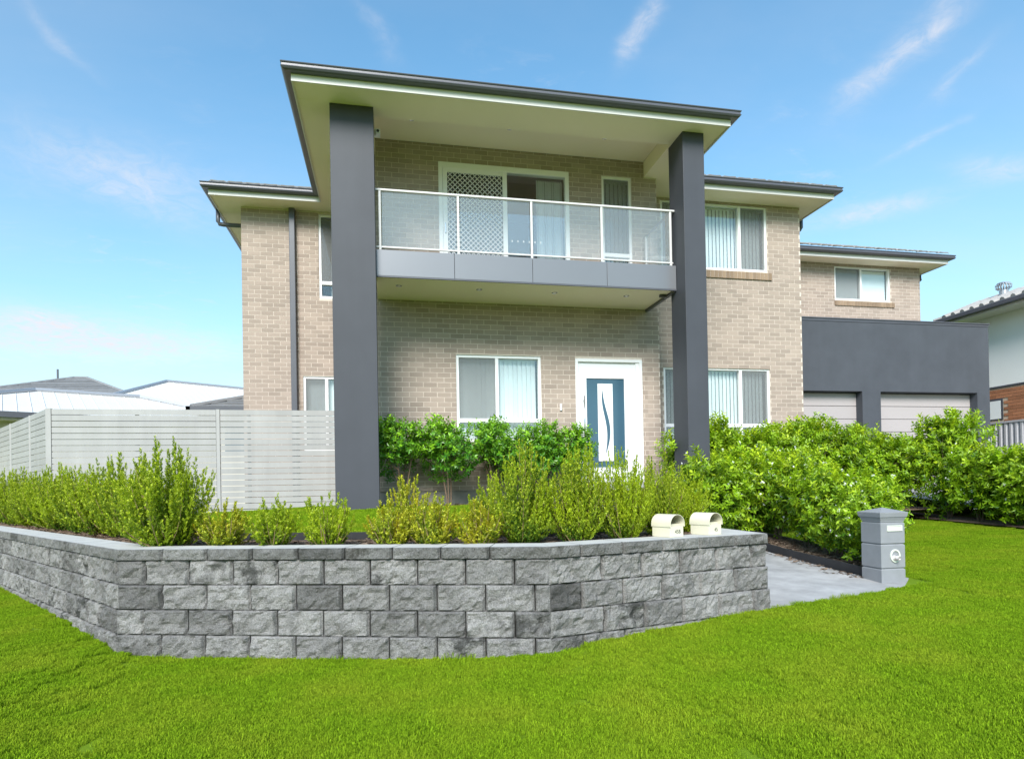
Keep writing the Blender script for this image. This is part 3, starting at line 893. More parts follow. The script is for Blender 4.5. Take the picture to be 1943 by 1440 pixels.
# balcony
slab = hb(MB().box(-.127, 4.784, 9.69, YW + .0, 4.612, 4.93), 'balcony_slab', 'gutter_metal')
hb(MB().box(-.127, 4.784, 9.70, YW + .0, 4.60, 4.611), 'soffit', 'soffit_cream', slab)
hb(MB().box(-.127, 4.784, 9.69, YW + .1, 4.931, 4.975), 'balcony_floor', 'concrete', slab)
jx = [-.127, 1.068, 2.318, 3.568, 4.784]
for i in range(4):
    g = .004
    hb(MB().box(jx[i] + g, jx[i + 1] - g, YS, YS + .028, 4.598, 4.991), 'fascia_panel', 'panel_metal', slab, bevel=.002)
hb(MB().box(-.127, 4.784, YS + .001, YS + .026, 4.575, 4.597), 'drip_trim', 'gutter_metal', slab)
hb(MB().box(4.745, 4.80, YS + .03, YW - .005, 4.56, 4.599), 'drip_trim', 'gutter_metal', slab)
hb(MB().box(4.62, 4.74, 9.95, 9.99, 4.55, 4.599), 'bracket', 'gutter_metal', slab)


def downlight(x, y, z, parent):
    prof = [(.0, z - .001), (.03, z - .001), (.045, z - .006), (.05, z - .004), (.05, z + .01)]
    mb = MB().lathe([(.05, z + .002), (.05, z - .005), (.044, z - .007), (.034, z - .002), (.0, z + .004)], x, y, 20)
    o = hb(mb, 'downlight', 'steel', parent)


for (x, y) in ((.22, 10.12), (1.52, 10.13), (2.80, 10.13), (4.08, 10.13)): downlight(x, y, 4.60, slab)

bal = hempty('balustrade', label='white framed glass balustrade of the balcony')
YP = 9.705
for x in (-.06, 1.14, 2.32, 3.50, 4.71):
    hb(MB().box(x - .018, x + .018, YP - .02, YP + .02, 4.975, 5.905), 'post', 'rail_white', bal, bevel=.004)
hb(MB().box(-.125, 4.785, YP - .026, YP + .026, 5.906, 5.938), 'handrail', 'rail_white', bal, bevel=.006)
hb(MB().box(-.125, 4.75, YP - .014, YP + .014, 5.035, 5.06), 'bottom_rail', 'rail_white', bal, bevel=.003)
px = [-.06, 1.14, 2.32, 3.50, 4.71]
for i in range(4):
    hb(MB().box(px[i] + .03, px[i + 1] - .03, YP - .004, YP + .004, 5.065, 5.895), 'glass_panel', 'balustrade_glass', bal)
hb(MB().box(4.70, 4.72, YP + .03, YW - .25, 5.065, 5.87), 'glass_panel', 'balustrade_glass', bal)
hb(MB().box(4.69, 4.73, YP + .02, YW - .12, 5.875, 5.90), 'handrail', 'steel', bal)
hb(MB().box(4.69, 4.73, YW - .22, YW - .18, 4.975, 5.875), 'post', 'rail_white', bal)

# soffits, recessed ceiling
sf = MB()
T = .02
for (x0, x1, y0, y1) in ((-1.22, 5.463, 9.087, 9.77), (-1.22, -.129, 9.77, 10.887), (4.772, 5.463, 9.77, 11.587), (-3.28, -1.22, 12.83, 13.302),
                         (-1.22, -.45, 10.887, 13.302), (-3.28, -2.82, 13.302, 21.8), (5.463, 8.95, 11.10, 11.587), (8.544, 8.95, 11.587, 14.402),
                         (8.95, 14.69, 13.97, 14.402), (14.253, 14.69, 14.402, 19.5)):
    sf.box(x0, x1, y0, y1, SOF, SOF + T)
soff = hb(sf, 'soffit', 'soffit_cream', label='cream underside of the wide eaves')
rc = MB().box(-.127, 4.770, 9.775, YW - .002, 7.364, 7.38)
rc.box(4.772, 4.79, 9.775, YW - .002, SOF + T, 7.363); rc.box(-.145, -.129, 9.775, YW - .002, SOF + T, 7.363); rc.box(-.127, 4.77, 9.755, 9.773, SOF + T, 7.363)
ceil = hb(rc, 'balcony_ceiling', 'soffit_cream')
for (x, y) in ((.47, 10.22), (2.10, 10.22), (3.78, 10.22)): downlight(x, y, 7.364, ceil)
cov = MB()          # thin cover joints in the soffit lining
for x in (1.0, 3.2): cov.box(x, x + .02, 9.10, 9.755, SOF - .003, SOF - .0005)
cov.box(-1.19, -1.0, 9.5, 9.52, SOF - .003, SOF - .0005)
hb(cov, 'cover_strip', 'soffit_cream', soff)

# eaves: fascia + gutter swept round the outline
path = [(-3.28, 21.8), (-3.28, 12.83), (-1.22, 12.83), (-1.22, 9.087), (5.463, 9.087), (5.463, 11.10), (8.95, 11.10), (8.95, 13.97), (14.69, 13.97), (14.69, 19.5)]


def sweep(path, prof, close_prof=True):
    mb = MB(); P = [np.array(p, float) for p in path]; k = len(prof)
    for i, p in enumerate(P):
        def nrm(a, b):
            d = (b - a) / np.linalg.norm(b - a); return np.array((d[1], -d[0])) * -1
        if i == 0: m = nrm(P[0], P[1])
        elif i == len(P) - 1: m = nrm(P[-2], P[-1])
        else:
            a, b = nrm(P[i - 1], p), nrm(p, P[i + 1]); m = (a + b) / (1 + a @ b)
        for (o, z) in prof: mb.v.append((p[0] - m[0] * o, p[1] - m[1] * o, z))
    for i in range(len(P) - 1):
        for j in range(k):
            jn = (j + 1) % k
            mb.f.append((i * k + j, i * k + jn, (i + 1) * k + jn, (i + 1) * k + j))
    mb.f.append(tuple(range(k))); mb.f.append(tuple((len(P) - 1) * k + j for j in range(k))[::-1])
    return mb


hb(sweep(path, [(0, 7.062), (.02, 7.062), (.02, 7.225), (0, 7.225)]), 'fascia', 'fascia_white', label='white fascia board under the gutter')
hb(sweep(path, [(.022, 7.158), (.10, 7.158), (.125, 7.168), (.142, 7.190), (.132, 7.205), (.130, 7.235), (.140, 7.240), (.146, 7.250), (.138, 7.262), (.118, 7.262), (.115, 7.18), (.022, 7.172)]),
   'gutter', 'gutter_metal', label='dark grey gutter round the roof edge')


# roof: sheet rising from the outline plus separate tiles along the visible edges
def roof_height(x, y):
    d = 1e9
    pl = path + [(14.69, 22.5), (-3.28, 22.5)]
    for i in range(len(pl)):
        a = pl[i]; b = pl[(i + 1) % len(pl)]; ax, ay = a; bx, by = b; dx, dy = bx - ax, by - ay
        t = max(0, min(1, ((x - ax) * dx + (y - ay) * dy) / (dx * dx + dy * dy + 1e-9)))
        d = min(d, math.hypot(x - ax - dx * t, y - ay - dy * t))
    return d


def inside_poly(x, y):
    pl = path + [(14.69, 22.5), (-3.28, 22.5)]; c = False; j = len(pl) - 1
    for i in range(len(pl)):
        xi, yi = pl[i]; xj, yj = pl[j]
        if (yi > y) != (yj > y) and x < (xj - xi) * (y - yi) / (yj - yi) + xi: c = not c
        j = i
    return c


PT = math.tan(R(24)); rm = MB(); idx = {}
gx = sorted(set(list(np.arange(-3.28, 14.7, .6)) + [-3.28, -1.22, 5.463, 8.95, 14.69])); gy = sorted(set(list(np.arange(9.087, 22.5, .6)) + [9.087, 11.10, 12.83, 13.97, 22.5]))
for i in range(len(gx) - 1):
    for j in range(len(gy) - 1):
        if inside_poly((gx[i] + gx[i + 1]) / 2, (gy[j] + gy[j + 1]) / 2):
            f = []
            for (a, b) in ((i, j), (i + 1, j), (i + 1, j + 1), (i, j + 1)):
                if (a, b) not in idx: idx[(a, b)] = len(rm.v); rm.v.append((gx[a], gy[b], 7.27 + PT * min(roof_height(gx[a], gy[b]), 4.6)))
                f.append(idx[(a, b)])
            rm.f.append(tuple(f))
roof = hb(rm, 'roof', 'roof_tile', label='low-pitched grey tiled roof')
tm = MB()
tw, tl = .33, .40
pf = [(-tw / 2, .0), (-tw / 2 + .05, .028), (0, .022), (tw / 2 - .05, .028), (tw / 2 - .006, .004)]
tm.v = [(x, -.02, z) for x, z in pf] + [(x, tl, z - .012) for x, z in pf] + [(x, -.02, z - .022) for x, z in pf]
tm.f = [(i, i + 1, i + 6, i + 5) for i in range(4)] + [(i + 10, i + 11, i + 1, i) for i in range(4)]
tile_me = tm.mesh('roof_tile', 'roof_tile')
for (x0, x1, y, rows, hl, hr, dz) in ((-3.28, -1.3, 12.83, 3, 1, 0, -.03), (-1.22, 5.46, 9.087, 1, 1, 1, -.075), (5.5, 8.95, 11.10, 3, 0, 1, -.035), (8.6, 14.69, 13.97, 5, 0, 1, 0)):
    for r_ in range(rows):
        run = r_ * .36
        x = x0 + (run if hl else 0) + tw / 2 + (tw / 2 if r_ % 2 else 0)
        while x < x1 - (run if hr else 0) - .05:
            o = bpy.data.objects.new('roof_tile', tile_me); COL.objects.link(o); o.parent = roof
            yy = y - .05 + run * math.cos(R(21))
            o.location = (x, yy, 7.335 + dz + (yy - y) * PT + .022 + random.uniform(-.003, .003)); o.rotation_euler = (R(22.5), random.uniform(-.012, .012), 0); x += tw - .01

# rainwater pipes
pp = MB().tube([(-1.832, 13.235, SOF), (-1.832, 13.235, .9)], .058, 4)
pp = MB().box(-1.890, -1.775, 13.19, 13.295, .9, SOF - .002)
hb(pp, 'downpipe', 'gutter_metal', bevel=.012, label='square grey downpipe on the left wall')
yq = 13.75
hb(MB().tube([(-3.36, yq, 7.17), (-3.36, yq, 6.93), (-3.33, yq, 6.88), (-3.26, yq, 6.87), (-2.90, yq, 6.87), (-2.87, yq, 6.82), (-2.87, yq, 1.0)], .042, 10), 'downpipe', 'gutter_metal', smooth=True)
yq = 12.2
hb(MB().tube([(9.03, yq, 7.17), (9.03, yq, 6.95), (9.0, yq, 6.90), (8.93, yq, 6.89), (8.66, yq, 6.89), (8.60, yq, 6.84), (8.60, yq, 5.5)], .042, 10), 'downpipe', 'gutter_metal', smooth=True)
yq = 14.9
hb(MB().tube([(14.76, yq, 7.17), (14.76, yq, 6.95), (14.66, yq, 6.88), (14.36, yq, 6.88), (14.31, yq, 6.82), (14.31, yq, 5.5)], .042, 10), 'downpipe', 'gutter_metal', smooth=True)
hb(MB().box(8.60, 8.70, 14.31, 14.395, 5.0, SOF - .002), 'downpipe', 'gutter_metal')


# windows
def interior(x0, x1, z0, z1, y, parent, depth=1.4):
    mb = MB(); d = depth
    mb.poly([(x0, y + d, z0), (x1, y + d, z0), (x1, y + d, z1), (x0, y + d, z1)])
    mb.poly([(x0, y, z0), (x1, y, z0), (x1, y + d, z0), (x0, y + d, z0)]); mb.poly([(x0, y, z1), (x1, y, z1), (x1, y + d, z1), (x0, y + d, z1)])
    mb.poly([(x0, y, z0), (x0, y + d, z0), (x0, y + d, z1), (x0, y, z1)]); mb.poly([(x1, y, z0), (x1, y + d, z0), (x1, y + d, z1), (x1, y, z1)])
    hb(mb, 'room', 'interior_dark', parent)


def window(x0, x1, z0, z1, y, div=None, transom=None, screens=(), blinds=True, depth=.055, fr=.05, label=None, blind_range=None, tilt=.5, name='window'):
    """frame, glass, blinds; div: mullion X; transom: Z; screens: list of (x0,x1,z0,z1)"""
    w = hempty(name, label=label)
    yf = y + depth - .03; yb = y + depth + .05
    f = MB(); f.box(x0, x0 + fr, yf, yb, z0, z1); f.box(x1 - fr, x1, yf, yb, z0, z1)
    f.box(x0 + fr, x1 - fr, yf, yb, z1 - fr, z1); f.box(x0 + fr, x1 - fr, yf, yb, z0, z0 + fr)
    hb(f, 'frame', 'frame_white', w, bevel=.004)
    zb = z0 + fr
    if transom:
        hb(MB().box(x0 + fr, x1 - fr, yf + .002, yb, transom - .035, transom + .035), 'transom', 'frame_white', w, bevel=.004); 
    if div: hb(MB().box(div - .03, div + .03, yf + .004, yb, zb, z1 - fr), 'mullion', 'frame_white', w, bevel=.004)
    xsd = [x0 + fr] + ([div] if div else []) + [x1 - fr]
    zsd = [zb] + ([transom] if transom else []) + [z1 - fr]
    yg = y + depth + .02
    for i in range(len(xsd) - 1):
        for j in range(len(zsd) - 1):
            hb(MB().box(xsd[i], xsd[i + 1], yg, yg + .004, zsd[j], zsd[j + 1]), 'pane', 'glass', w)
    for s in screens: hb(MB().poly([(s[0], yf + .012, s[2]), (s[1], yf + .012, s[2]), (s[1], yf + .012, s[3]), (s[0], yf + .012, s[3])]), 'fly_screen', 'screen', w)
    if blinds:
        a, b = blind_range or (x0 + fr, x1 - fr); x = a + .045
        pm = MB(); pm.box(-.046, .046, -.0008, .0008, z0 + .07, z1 - .06); me = pm.mesh('blind_slat', 'blind_white')
        while x < b:
            o = bpy.data.objects.new('blind_slat', me); COL.objects.link(o); o.parent = w
            o.location = (x, yg + .10, 0); o.rotation_euler = (0, 0, tilt + random.uniform(-.05, .05)); x += .083
        hb(MB().box(x0 + .01, x1 - .01, yg + .07, yg + .12, z1 - .06, z1 - .01), 'blind_track', 'frame_white', w)
    interior(x0 + .005, x1 - .005, z0 + .005, z1 - .005, y + depth + .051, w)
    return w


def sill(x0, x1, z0, z1, y, parent, pitch=.086):
    n = int(round((x1 - x0) / pitch)); p = (x1 - x0) / n
    mb = MB(); mb.v = []; mb.box(-.038, .038, 0, .12, z0, z1 - .0); me = mb.mesh('sill_brick', 'sill_brick')
    for v in me.vertices:
        if v.co.y < .01: v.co.z -= .012
    for i in range(n):
        o = bpy.data.objects.new('sill_brick', me); COL.objects.link(o); o.parent = parent; o.location = (x0 + p * (i + .5), y - .028, 0)
    hb(MB().box(x0 + .01, x1 - .01, y - .018, y + .08, z0 - .004, z1 - .012), 'sill_mortar', 'mortar', parent)


w1 = window(1.20, 2.733, 2.15, 3.687, YW, div=1.93, transom=2.53, screens=[(1.25, 1.90, 2.565, 3.637)], tilt=.35, label='ground floor window left of the front door, left half behind fly screen')
w2 = window(3.942, 4.527, 5.05, 7.058, YW, transom=5.60, screens=[(3.99, 4.48, 5.635, 7.0)], tilt=.5, label='narrow upper window right of the balcony door')
w3 = window(-1.672, -.472, 2.15, 3.687, YL, div=-1.21, screens=[(-1.62, -1.24, 2.2, 3.64)], tilt=.2, label='ground floor window left of the column, above the fence')
w4 = window(-1.328, -.472, 5.295, 7.03, YL, div=-.9, transom=5.62, screens=[(-1.28, -.93, 5.65, 6.98)], blind_range=(-1.10, -.5), tilt=.7, label='upper window beside the grey column')
w5 = window(5.423, 7.783, 2.05, 3.695, YR, div=7.13, transom=2.52, screens=[(5.47, 6.1, 2.555, 3.645), (7.16, 7.73, 2.555, 3.645)], tilt=.35, label='ground floor window of the right wing')
w6 = window(5.423, 7.783, 5.687, 7.05, YR, div=7.17, screens=[(5.47, 6.1, 5.74, 7.0), (7.20, 7.73, 5.74, 7.0)], tilt=.35, label='upper window of the right wing over a brown brick sill')
sill(5.35, 7.86, 5.53, 5.675, YR, w6)
sill(5.35, 7.86, 1.89, 2.04, YR, w5)
sill(1.13, 2.80, 2.0, 2.14, YW, w1)
w7 = window(11.622, 13.325, 6.122, 7.026, YBK, div=12.44, screens=[(11.67, 12.41, 6.17, 6.98)], blinds=False, label='upper window of the rear wing with roller blind')
hb(MB().box(12.48, 13.27, YBK + .14, YBK + .145, 6.17, 6.98), 'roller_blind', 'blind_white', w7)
hb(MB().box(11.68, 12.42, YBK + .14, YBK + .145, 6.17, 6.98), 'roller_blind', 'blind_white', w7)
sill(11.60, 13.43, 5.985, 6.11, YBK, w7)

# balcony sliding door with diamond security screen
bd = hempty('sliding_door', label='white sliding balcony door, left half behind a diamond security screen')
f = MB(); x0, x1, z0, z1 = .946, 3.315, 4.99, 7.058
f.box(x0, x0 + .07, YW - .01, YW + .10, z0, z1); f.box(x1 - .07, x1, YW - .01, YW + .10, z0, z1); f.box(x0 + .07, x1 - .07, YW - .01, YW + .10, z1 - .10, z1)
f.box(x0 + .07, x1 - .07, YW - .01, YW + .10, z0, z0 + .06)
hb(f, 'frame', 'frame_white', bd, bevel=.004)
sc = MB(); sc.box(1.02, 1.10, YW - .005, YW + .03, z0 + .06, z1 - .10); sc.box(2.085, 2.165, YW - .008, YW + .03, z0 + .06, z1 - .10)
sc.box(1.10, 2.085, YW - .005, YW + .03, z1 - .17, z1 - .10); sc.box(1.10, 2.085, YW - .005, YW + .03, z0 + .06, z0 + .15)
hb(sc, 'screen_frame', 'frame_white', bd, bevel=.003)
lt = MB(); X0, X1, ZZ0, ZZ1 = 1.10, 2.085, z0 + .15, z1 - .17; D = .088; th = .011


def bar(p, q):
    d = Vector((q[0] - p[0], q[1] - p[1])); L_ = d.length
    if L_ < .01: return
    d /= L_; nn = Vector((-d.y, d.x)) * th / 2; y0, y1 = YW + .008, YW + .014
    n = len(lt.v)
    for y in (y0, y1):
        for (a, s) in ((p, 1), (q, 1), (q, -1), (p, -1)): lt.v.append((a[0] + nn.x * s, y, a[1] + nn.y * s))
    lt.f.extend([(n, n + 3, n + 2, n + 1), (n, n + 1, n + 5, n + 4), (n + 2, n + 3, n + 7, n + 6)])


Wd, Hd = X1 - X0, ZZ1 - ZZ0
k = -Hd
while k < Wd:
    # rising and falling diagonals clipped to the opening
    a0 = max(0, -k); a1 = min(Hd, Wd - k)
    if a1 > a0: bar((X0 + k + a0, ZZ0 + a0), (X0 + k + a1, ZZ0 + a1)); bar((X0 + k + a0, ZZ1 - a0), (X0 + k + a1, ZZ1 - a1))
    k += D
hb(lt, 'security_grille', 'frame_white', bd)
hb(MB().box(1.045, 1.07, YW - .03, YW - .006, 5.80, 5.98), 'handle', 'steel', bd, bevel=.005)
hb(MB().box(1.02, 2.13, YW + .06, YW + .065, z0 + .06, z1 - .1), 'pane', 'glass', bd)
hb(MB().box(2.165, x1 - .07, YW + .03, YW + .035, z0 + .06, z1 - .1), 'pane', 'glass', bd)
hb(MB().box(2.13, 2.165, YW + .03, YW + .07, z0 + .06, z1 - .1), 'mullion', 'frame_white', bd)
dots = MB()
for i in range(6):
    x = 2.25 + .105 * i; dots.box(x - .010, x + .010, YW + .026, YW + .0275, 5.73, 5.765)
hb(dots, 'safety_marks', 'frame_white', bd)
pm = MB(); pm.box(-.046, .046, -.0008, .0008, z0 + .08, z1 - .12); me = pm.mesh('blind_slat', 'blind_white')
x = 2.76
while x < 3.24:
    o = bpy.data.objects.new('blind_slat', me); COL.objects.link(o); o.parent = bd; o.location = (x, YW + .17, 0); o.rotation_euler = (0, 0, .9 + random.uniform(-.1, .1)); x += .042
interior(x0 + .005, x1 - .005, z0 + .005, z1 - .005, YW + .105, bd, 2.2)

# front door
fd = hempty('front_door', label='white front door with blue glass panel and curved inlay')
x0, x1, z0, z1 = 3.373, 4.665, 1.40, 3.661
f = MB(); f.box(x0, x0 + .055, YW - .012, YW + .10, z0, z1); f.box(x1 - .055, x1, YW - .012, YW + .10, z0, z1); f.box(x0 + .055, x1 - .055, YW - .012, YW + .10, z1 - .055, z1)
f.box(x1 - .125, x1 - .055, YW + .01, YW + .10, z0, z1 - .055)
hb(f, 'frame', 'frame_white', fd, bevel=.005)
gx0, gx1, gz0, gz1 = 3.575, 4.335, 1.66, 3.325
lf = MB(); a, b = x0 + .056, x1 - .126
lf.box(a, gx0, YW + .035, YW + .075, z0 + .1, z1 - .056); lf.box(gx1, b, YW + .035, YW + .075, z0 + .1, z1 - .056)
lf.box(gx0, gx1, YW + .035, YW + .075, gz1, z1 - .056); lf.box(gx0, gx1, YW + .035, YW + .075, z0 + .1, gz0)
hb(lf, 'door_leaf', 'frame_white', fd)
bd_ = MB()
for (p, q, r_, s) in ((gx0, gx0 + .014, gz0, gz1), (gx1 - .014, gx1, gz0, gz1), (gx0 + .014, gx1 - .014, gz1 - .014, gz1), (gx0 + .014, gx1 - .014, gz0, gz0 + .014)):
    bd_.box(p, q, YW + .028, YW + .06, r_, s)
hb(bd_, 'glazing_bead', 'frame_white', fd)
hb(MB().box(gx0, gx1, YW + .05, YW + .055, gz0, gz1), 'glass_panel', 'door_glass', fd)
cx0, cx1, cz0, cz1 = 3.805, 4.095, 1.79, 3.215
hb(MB().box(cx0, cx1, YW + .036, YW + .049, cz0, cz1), 'centre_panel', 'frame_white', fd, bevel=.003)
pts_l, pts_r = [], []
for i in range(25):
    t = i / 24; z = 3.10 - t * 1.18
    cxx = 3.945 + .065 * math.cos(t * math.pi * 1.75 + .15) * (-1 if False else 1)
    cxx = 3.95 + .055 * math.sin((t - .12) * 2 * math.pi * .82 - math.pi / 2 + .3)
    wd = .034 * math.sin(math.pi * min(1, max(0, t))) ** .8 + .001
    pts_l.append((cxx - wd, z)); pts_r.append((cxx + wd, z))
sm = MB(); n = len(pts_l)
for (p, q) in zip(pts_l, pts_r): sm.v += [(p[0], YW + .033, p[1]), (q[0], YW + .033, q[1])]
for i in range(n - 1): sm.f.append((2 * i, 2 * i + 1, 2 * i + 3, 2 * i + 2))
b0 = len(sm.v)
for (p, q) in zip(pts_l, pts_r): sm.v += [(p[0], YW + .037, p[1]), (q[0], YW + .037, q[1])]
for i in range(n - 1): sm.f += [(2 * i, 2 * i + 2, b0 + 2 * i + 2, b0 + 2 * i), (2 * i + 1, b0 + 2 * i + 1, b0 + 2 * i + 3, 2 * i + 3)]
hb(sm, 'curved_inlay', 'door_glass', fd)
hd = MB().tube([(3.525, YW - .03, 2.0), (3.525, YW - .03, 2.98)], .013, 10)
hd.tube([(3.525, YW - .03, 2.9), (3.525, YW + .04, 2.9)], .009, 8); hd.tube([(3.525, YW - .03, 2.1), (3.525, YW + .04, 2.1)], .009, 8)
hb(hd, 'door_handle', 'steel', fd, smooth=True)
hb(MB().box(x0, x1, YW - .35, YW + .1, 1.25, 1.40), 'doorstep', 'concrete')
hb(MB().box(3.065, 3.105, YW - .03, YW - .006 + .002, 2.71, 2.83), 'doorbell', 'frame_white', bevel=.008)

# security camera under the eave
sc_ = MB().box(-.127, -.10, 9.90, 9.96, 6.86, 6.96); sc_.box(-.105, -.035, 9.85, 9.99, 6.875, 6.945)
sco = hb(sc_, 'security_camera', 'frame_white', bevel=.006)
hb(MB().tube([(-.07, 9.852, 6.91), (-.07, 9.842, 6.91)], .022, 14), 'lens', 'black_plastic', sco)

# garage
GX0, GX1, GT = XR + .005, 14.497, 5.104
D1, D2, D3, GOT = 10.912, 11.407, 14.135, 3.436
gm = MB(); GY1 = YGAR + .26
gm.box(GX0, GX1, YGAR, GY1, GOT, GT); gm.box(GX0, 8.75, YGAR, GY1, .6, GOT); gm.box(D1, D2, YGAR, GY1, .6, GOT); gm.box(D3, GX1, YGAR, GY1, .6, GOT)
gm.box(GX1 - .2, GX1, GY1, 20, .6, GT)
gar = hb(gm, 'garage', 'grey_render', label='dark grey rendered garage front with flat parapet')
hb(MB().box(GX0, GX1 + .03, YGAR - .03, GY1 + .03, GT, GT + .028), 'parapet_capping', 'gutter_metal', gar, bevel=.004)
hb(MB().box(GX0, GX1 + .012, YGAR - .012, YGAR - .001, GT - .05, GT), 'parapet_flashing', 'gutter_metal', gar)
hb(MB().box(GX0, GX1 - .2, GY1 + .03, 14.39, 4.82, 4.9), 'flat_roof', 'concrete', gar)
for (a, b) in ((8.75, D1), (D2, D3)):
    gd = hempty('garage_door', label='pale panelled garage door nearer the front door' if a < 9 else 'wider pale panelled garage door at the right')
    z = 1.0
    hts = [.53] * 5
    z = GOT - .02
    while z > 1.1:
        zb = z - .305
        pm = MB(); pm.prism([(YGAR + .215, z - .004), (YGAR + .207, z - .010), (YGAR + .207, zb + .012), (YGAR + .215, zb + .004), (YGAR + .24, zb + .004), (YGAR + .24, z - .004)], 'x', a - .02, b + .02)
        hb(pm, 'door_panel', 'garage_door', gd); z = zb
    hb(MB().box(a - .02, b + .02, YGAR + .225, YGAR + .245, 1.0, GOT), 'door_backing', 'gutter_metal', gd)

# ------------------------------------------------------------------ slat fence on the left
YF, FT = 11.40, 2.748
fence = empty('slat_fence', (-2.9, YF, .9), 'pale grey fence of narrow horizontal slats left of the house', 'fence')
FO = Vector((-2.9, YF, .9))


def fb_(mb, name, mt, **kw):
    o = mb.build(name, mt, fence, **kw); o.location = -FO; return o


CX = -5.41
pit = .1003; sh = .090
rv = Vector((-6.61 + 4.50, 12.37 - 9.49, 0)); rvn = rv.normalized(); RL = 5.2
for k in range(19):
    zt = FT - k * pit
    if zt < .80: break
    for (a, b) in ((CX + .055, -2.865), (-2.795, -.46)):
        s = MB().box(a, b, YF - .006, YF + .012, zt - sh, zt); fb_(s, 'slat', 'fence_slat')
    # receding side
    for (a, b) in ((.05, 1.24), (1.30, 3.0), (3.06, 5.2)):
        p = Vector((CX, YF, 0)) + rvn * a; q = Vector((CX, YF, 0)) + rvn * b; nn = Vector((-rvn.y, rvn.x, 0)) * .018
        s = MB().prism([(p.x, p.y), (q.x, q.y), (q.x + nn.x, q.y + nn.y), (p.x + nn.x, p.y + nn.y)], 'z', zt - sh, zt); fb_(s, 'slat', 'fence_slat')
for x in (CX, -2.83): fb_(MB().box(x - .028 if x != CX else x - .03, x + .028 if x != CX else x + .05, YF - .016, YF + .05, .75, FT + .008), 'post', 'fence_slat')
for x in (-4.1, -2.34, -1.56): fb_(MB().box(x - .025, x + .025, YF + .013, YF + .06, .75, FT - .02), 'post', 'fence_slat')
for a in (1.27, 3.03, 5.2):
    p = Vector((CX, YF, 0)) + rvn * a; fb_(MB().box(p.x - .025, p.x + .025, p.y - .025, p.y + .025, .75, FT + .005), 'post', 'fence_slat')

# ------------------------------------------------------------------ neighbouring buildings


def house_thing(name, loc, label): return empty(name, loc, label, 'house', 'neighbouring houses')


def hip(name, mt, parent, x0, x1, y0, y1, ze, rise, th=.0):
    """hip roof on a rectangle"""
    w, d = x1 - x0, y1 - y0; mb = MB()
    if w >= d: r0, r1 = (x0 + d / 2, (y0 + y1) / 2), (x1 - d / 2, (y0 + y1) / 2)
    else: r0, r1 = ((x0 + x1) / 2, y0 + w / 2), ((x0 + x1) / 2, y1 - w / 2)
    A, B, C, D = (x0, y0, ze), (x1, y0, ze), (x1, y1, ze), (x0, y1, ze); P, Q = (*r0, ze + rise), (*r1, ze + rise)
    if w >= d: mb.poly([A, B, Q, P]); mb.poly([B, C, Q]); mb.poly([C, D, P, Q]); mb.poly([D, A, P])
    else: mb.poly([A, B, P]); mb.poly([B, C, Q, P]); mb.poly([C, D, Q]); mb.poly([D, A, P, Q])
    o = mb.build(name, mt, parent); o.location = -parent.location
    cap = MB()
    for (a, b) in ((A, P), (B, Q if w >= d else P), (C, Q), (D, P if w >= d else Q), (P, Q)):
        cap.tube([(a[0], a[1], a[2] + .02), (b[0], b[1], b[2] + .02)], .075, 6)
    c = cap.build('ridge_capping', 'metal_vent' if mt == 'roof_white' else mt, o)
    return o, (A, B, C, D, P, Q)


def nb(mb, name, mt, parent, top=True, **kw):
    o = mb.build(name, mt, parent, **kw)
    if top: o.location = -parent.location
    return o


def ribbed(A, B, P, Q, n, mt, parent, name):
    """sheet-metal ribs running straight up the front slope, stopped by the hips"""
    x0, y0, z0 = A; x1 = B[0]; run = P[1] - y0; rise = P[2] - z0; mb = MB()
    for i in range(1, n):
        x = x0 + (x1 - x0) * i / n; k = min(1, (x - x0) / run, (x1 - x) / run)
        mb.tube([(x, y0, z0 + .006), (x, y0 + run * k, z0 + rise * k + .006)], .010, 4)
    return mb.build(name, mt, parent)


def tile_rows(A, B, P, Q, n, mt, parent, name='tile_courses'):
    A, B, P, Q = map(Vector, (A, B, P, Q)); mb = MB(); nn = (B - A).cross(P - A).normalized(); nn = nn if nn.z > 0 else -nn
    for i in range(n):
        t0, t1 = i / n, (i + 1) / n
        a, b = A.lerp(P, t0), B.lerp(Q, t0); c, d = B.lerp(Q, t1), A.lerp(P, t1)
        k = len(mb.v); mb.v += [tuple(a), tuple(b), tuple(b + nn * .05), tuple(a + nn * .05), tuple(c + nn * .005), tuple(d + nn * .005)]
        mb.f += [(k, k + 1, k + 2, k + 3), (k + 3, k + 2, k + 4, k + 5)]
    return mb.build(name, mt, parent, kind='stuff')


# far dark-tiled roof
n1 = house_thing('house', (-16, 36, 0), 'distant house with dark grey tiled hip roof beyond the white roofs')
rf, g = hip('roof', 'roof_tile_dark', n1, -23.0, -9.4, 31, 44, 5.05, 2.60)
tile_rows(g[0], g[1], g[4], g[5], 18, 'roof_tile_dark', rf); tile_rows(g[1], g[2], g[5], g[5], 18, 'roof_tile_dark', rf)
rf2, g2 = hip('roof', 'roof_tile_dark', n1, -38, -14.0, 29.5, 41, 4.55, 2.35)
tile_rows(g2[0], g2[1], g2[4], g2[5], 18, 'roof_tile_dark', rf2); tile_rows(g2[1], g2[2], g2[5], g2[5], 18, 'roof_tile_dark', rf2)
nb(MB().box(-22.5, -9.9, 31.5, 43.5, 0, 5.0), 'wall', 'cream_wall', n1); nb(MB().box(-23.0, -9.4, 30.9, 31.05, 4.9, 5.1), 'gutter', 'gutter_metal', n1); nb(MB().box(-38, -14, 29.35, 29.5, 4.4, 4.6), 'gutter', 'gutter_metal', n1)
nb(MB().tube([(-17.3, 37.5, 7.3), (-17.3, 37.5, 8.1)], .05, 6), 'aerial', 'gutter_metal', n1)
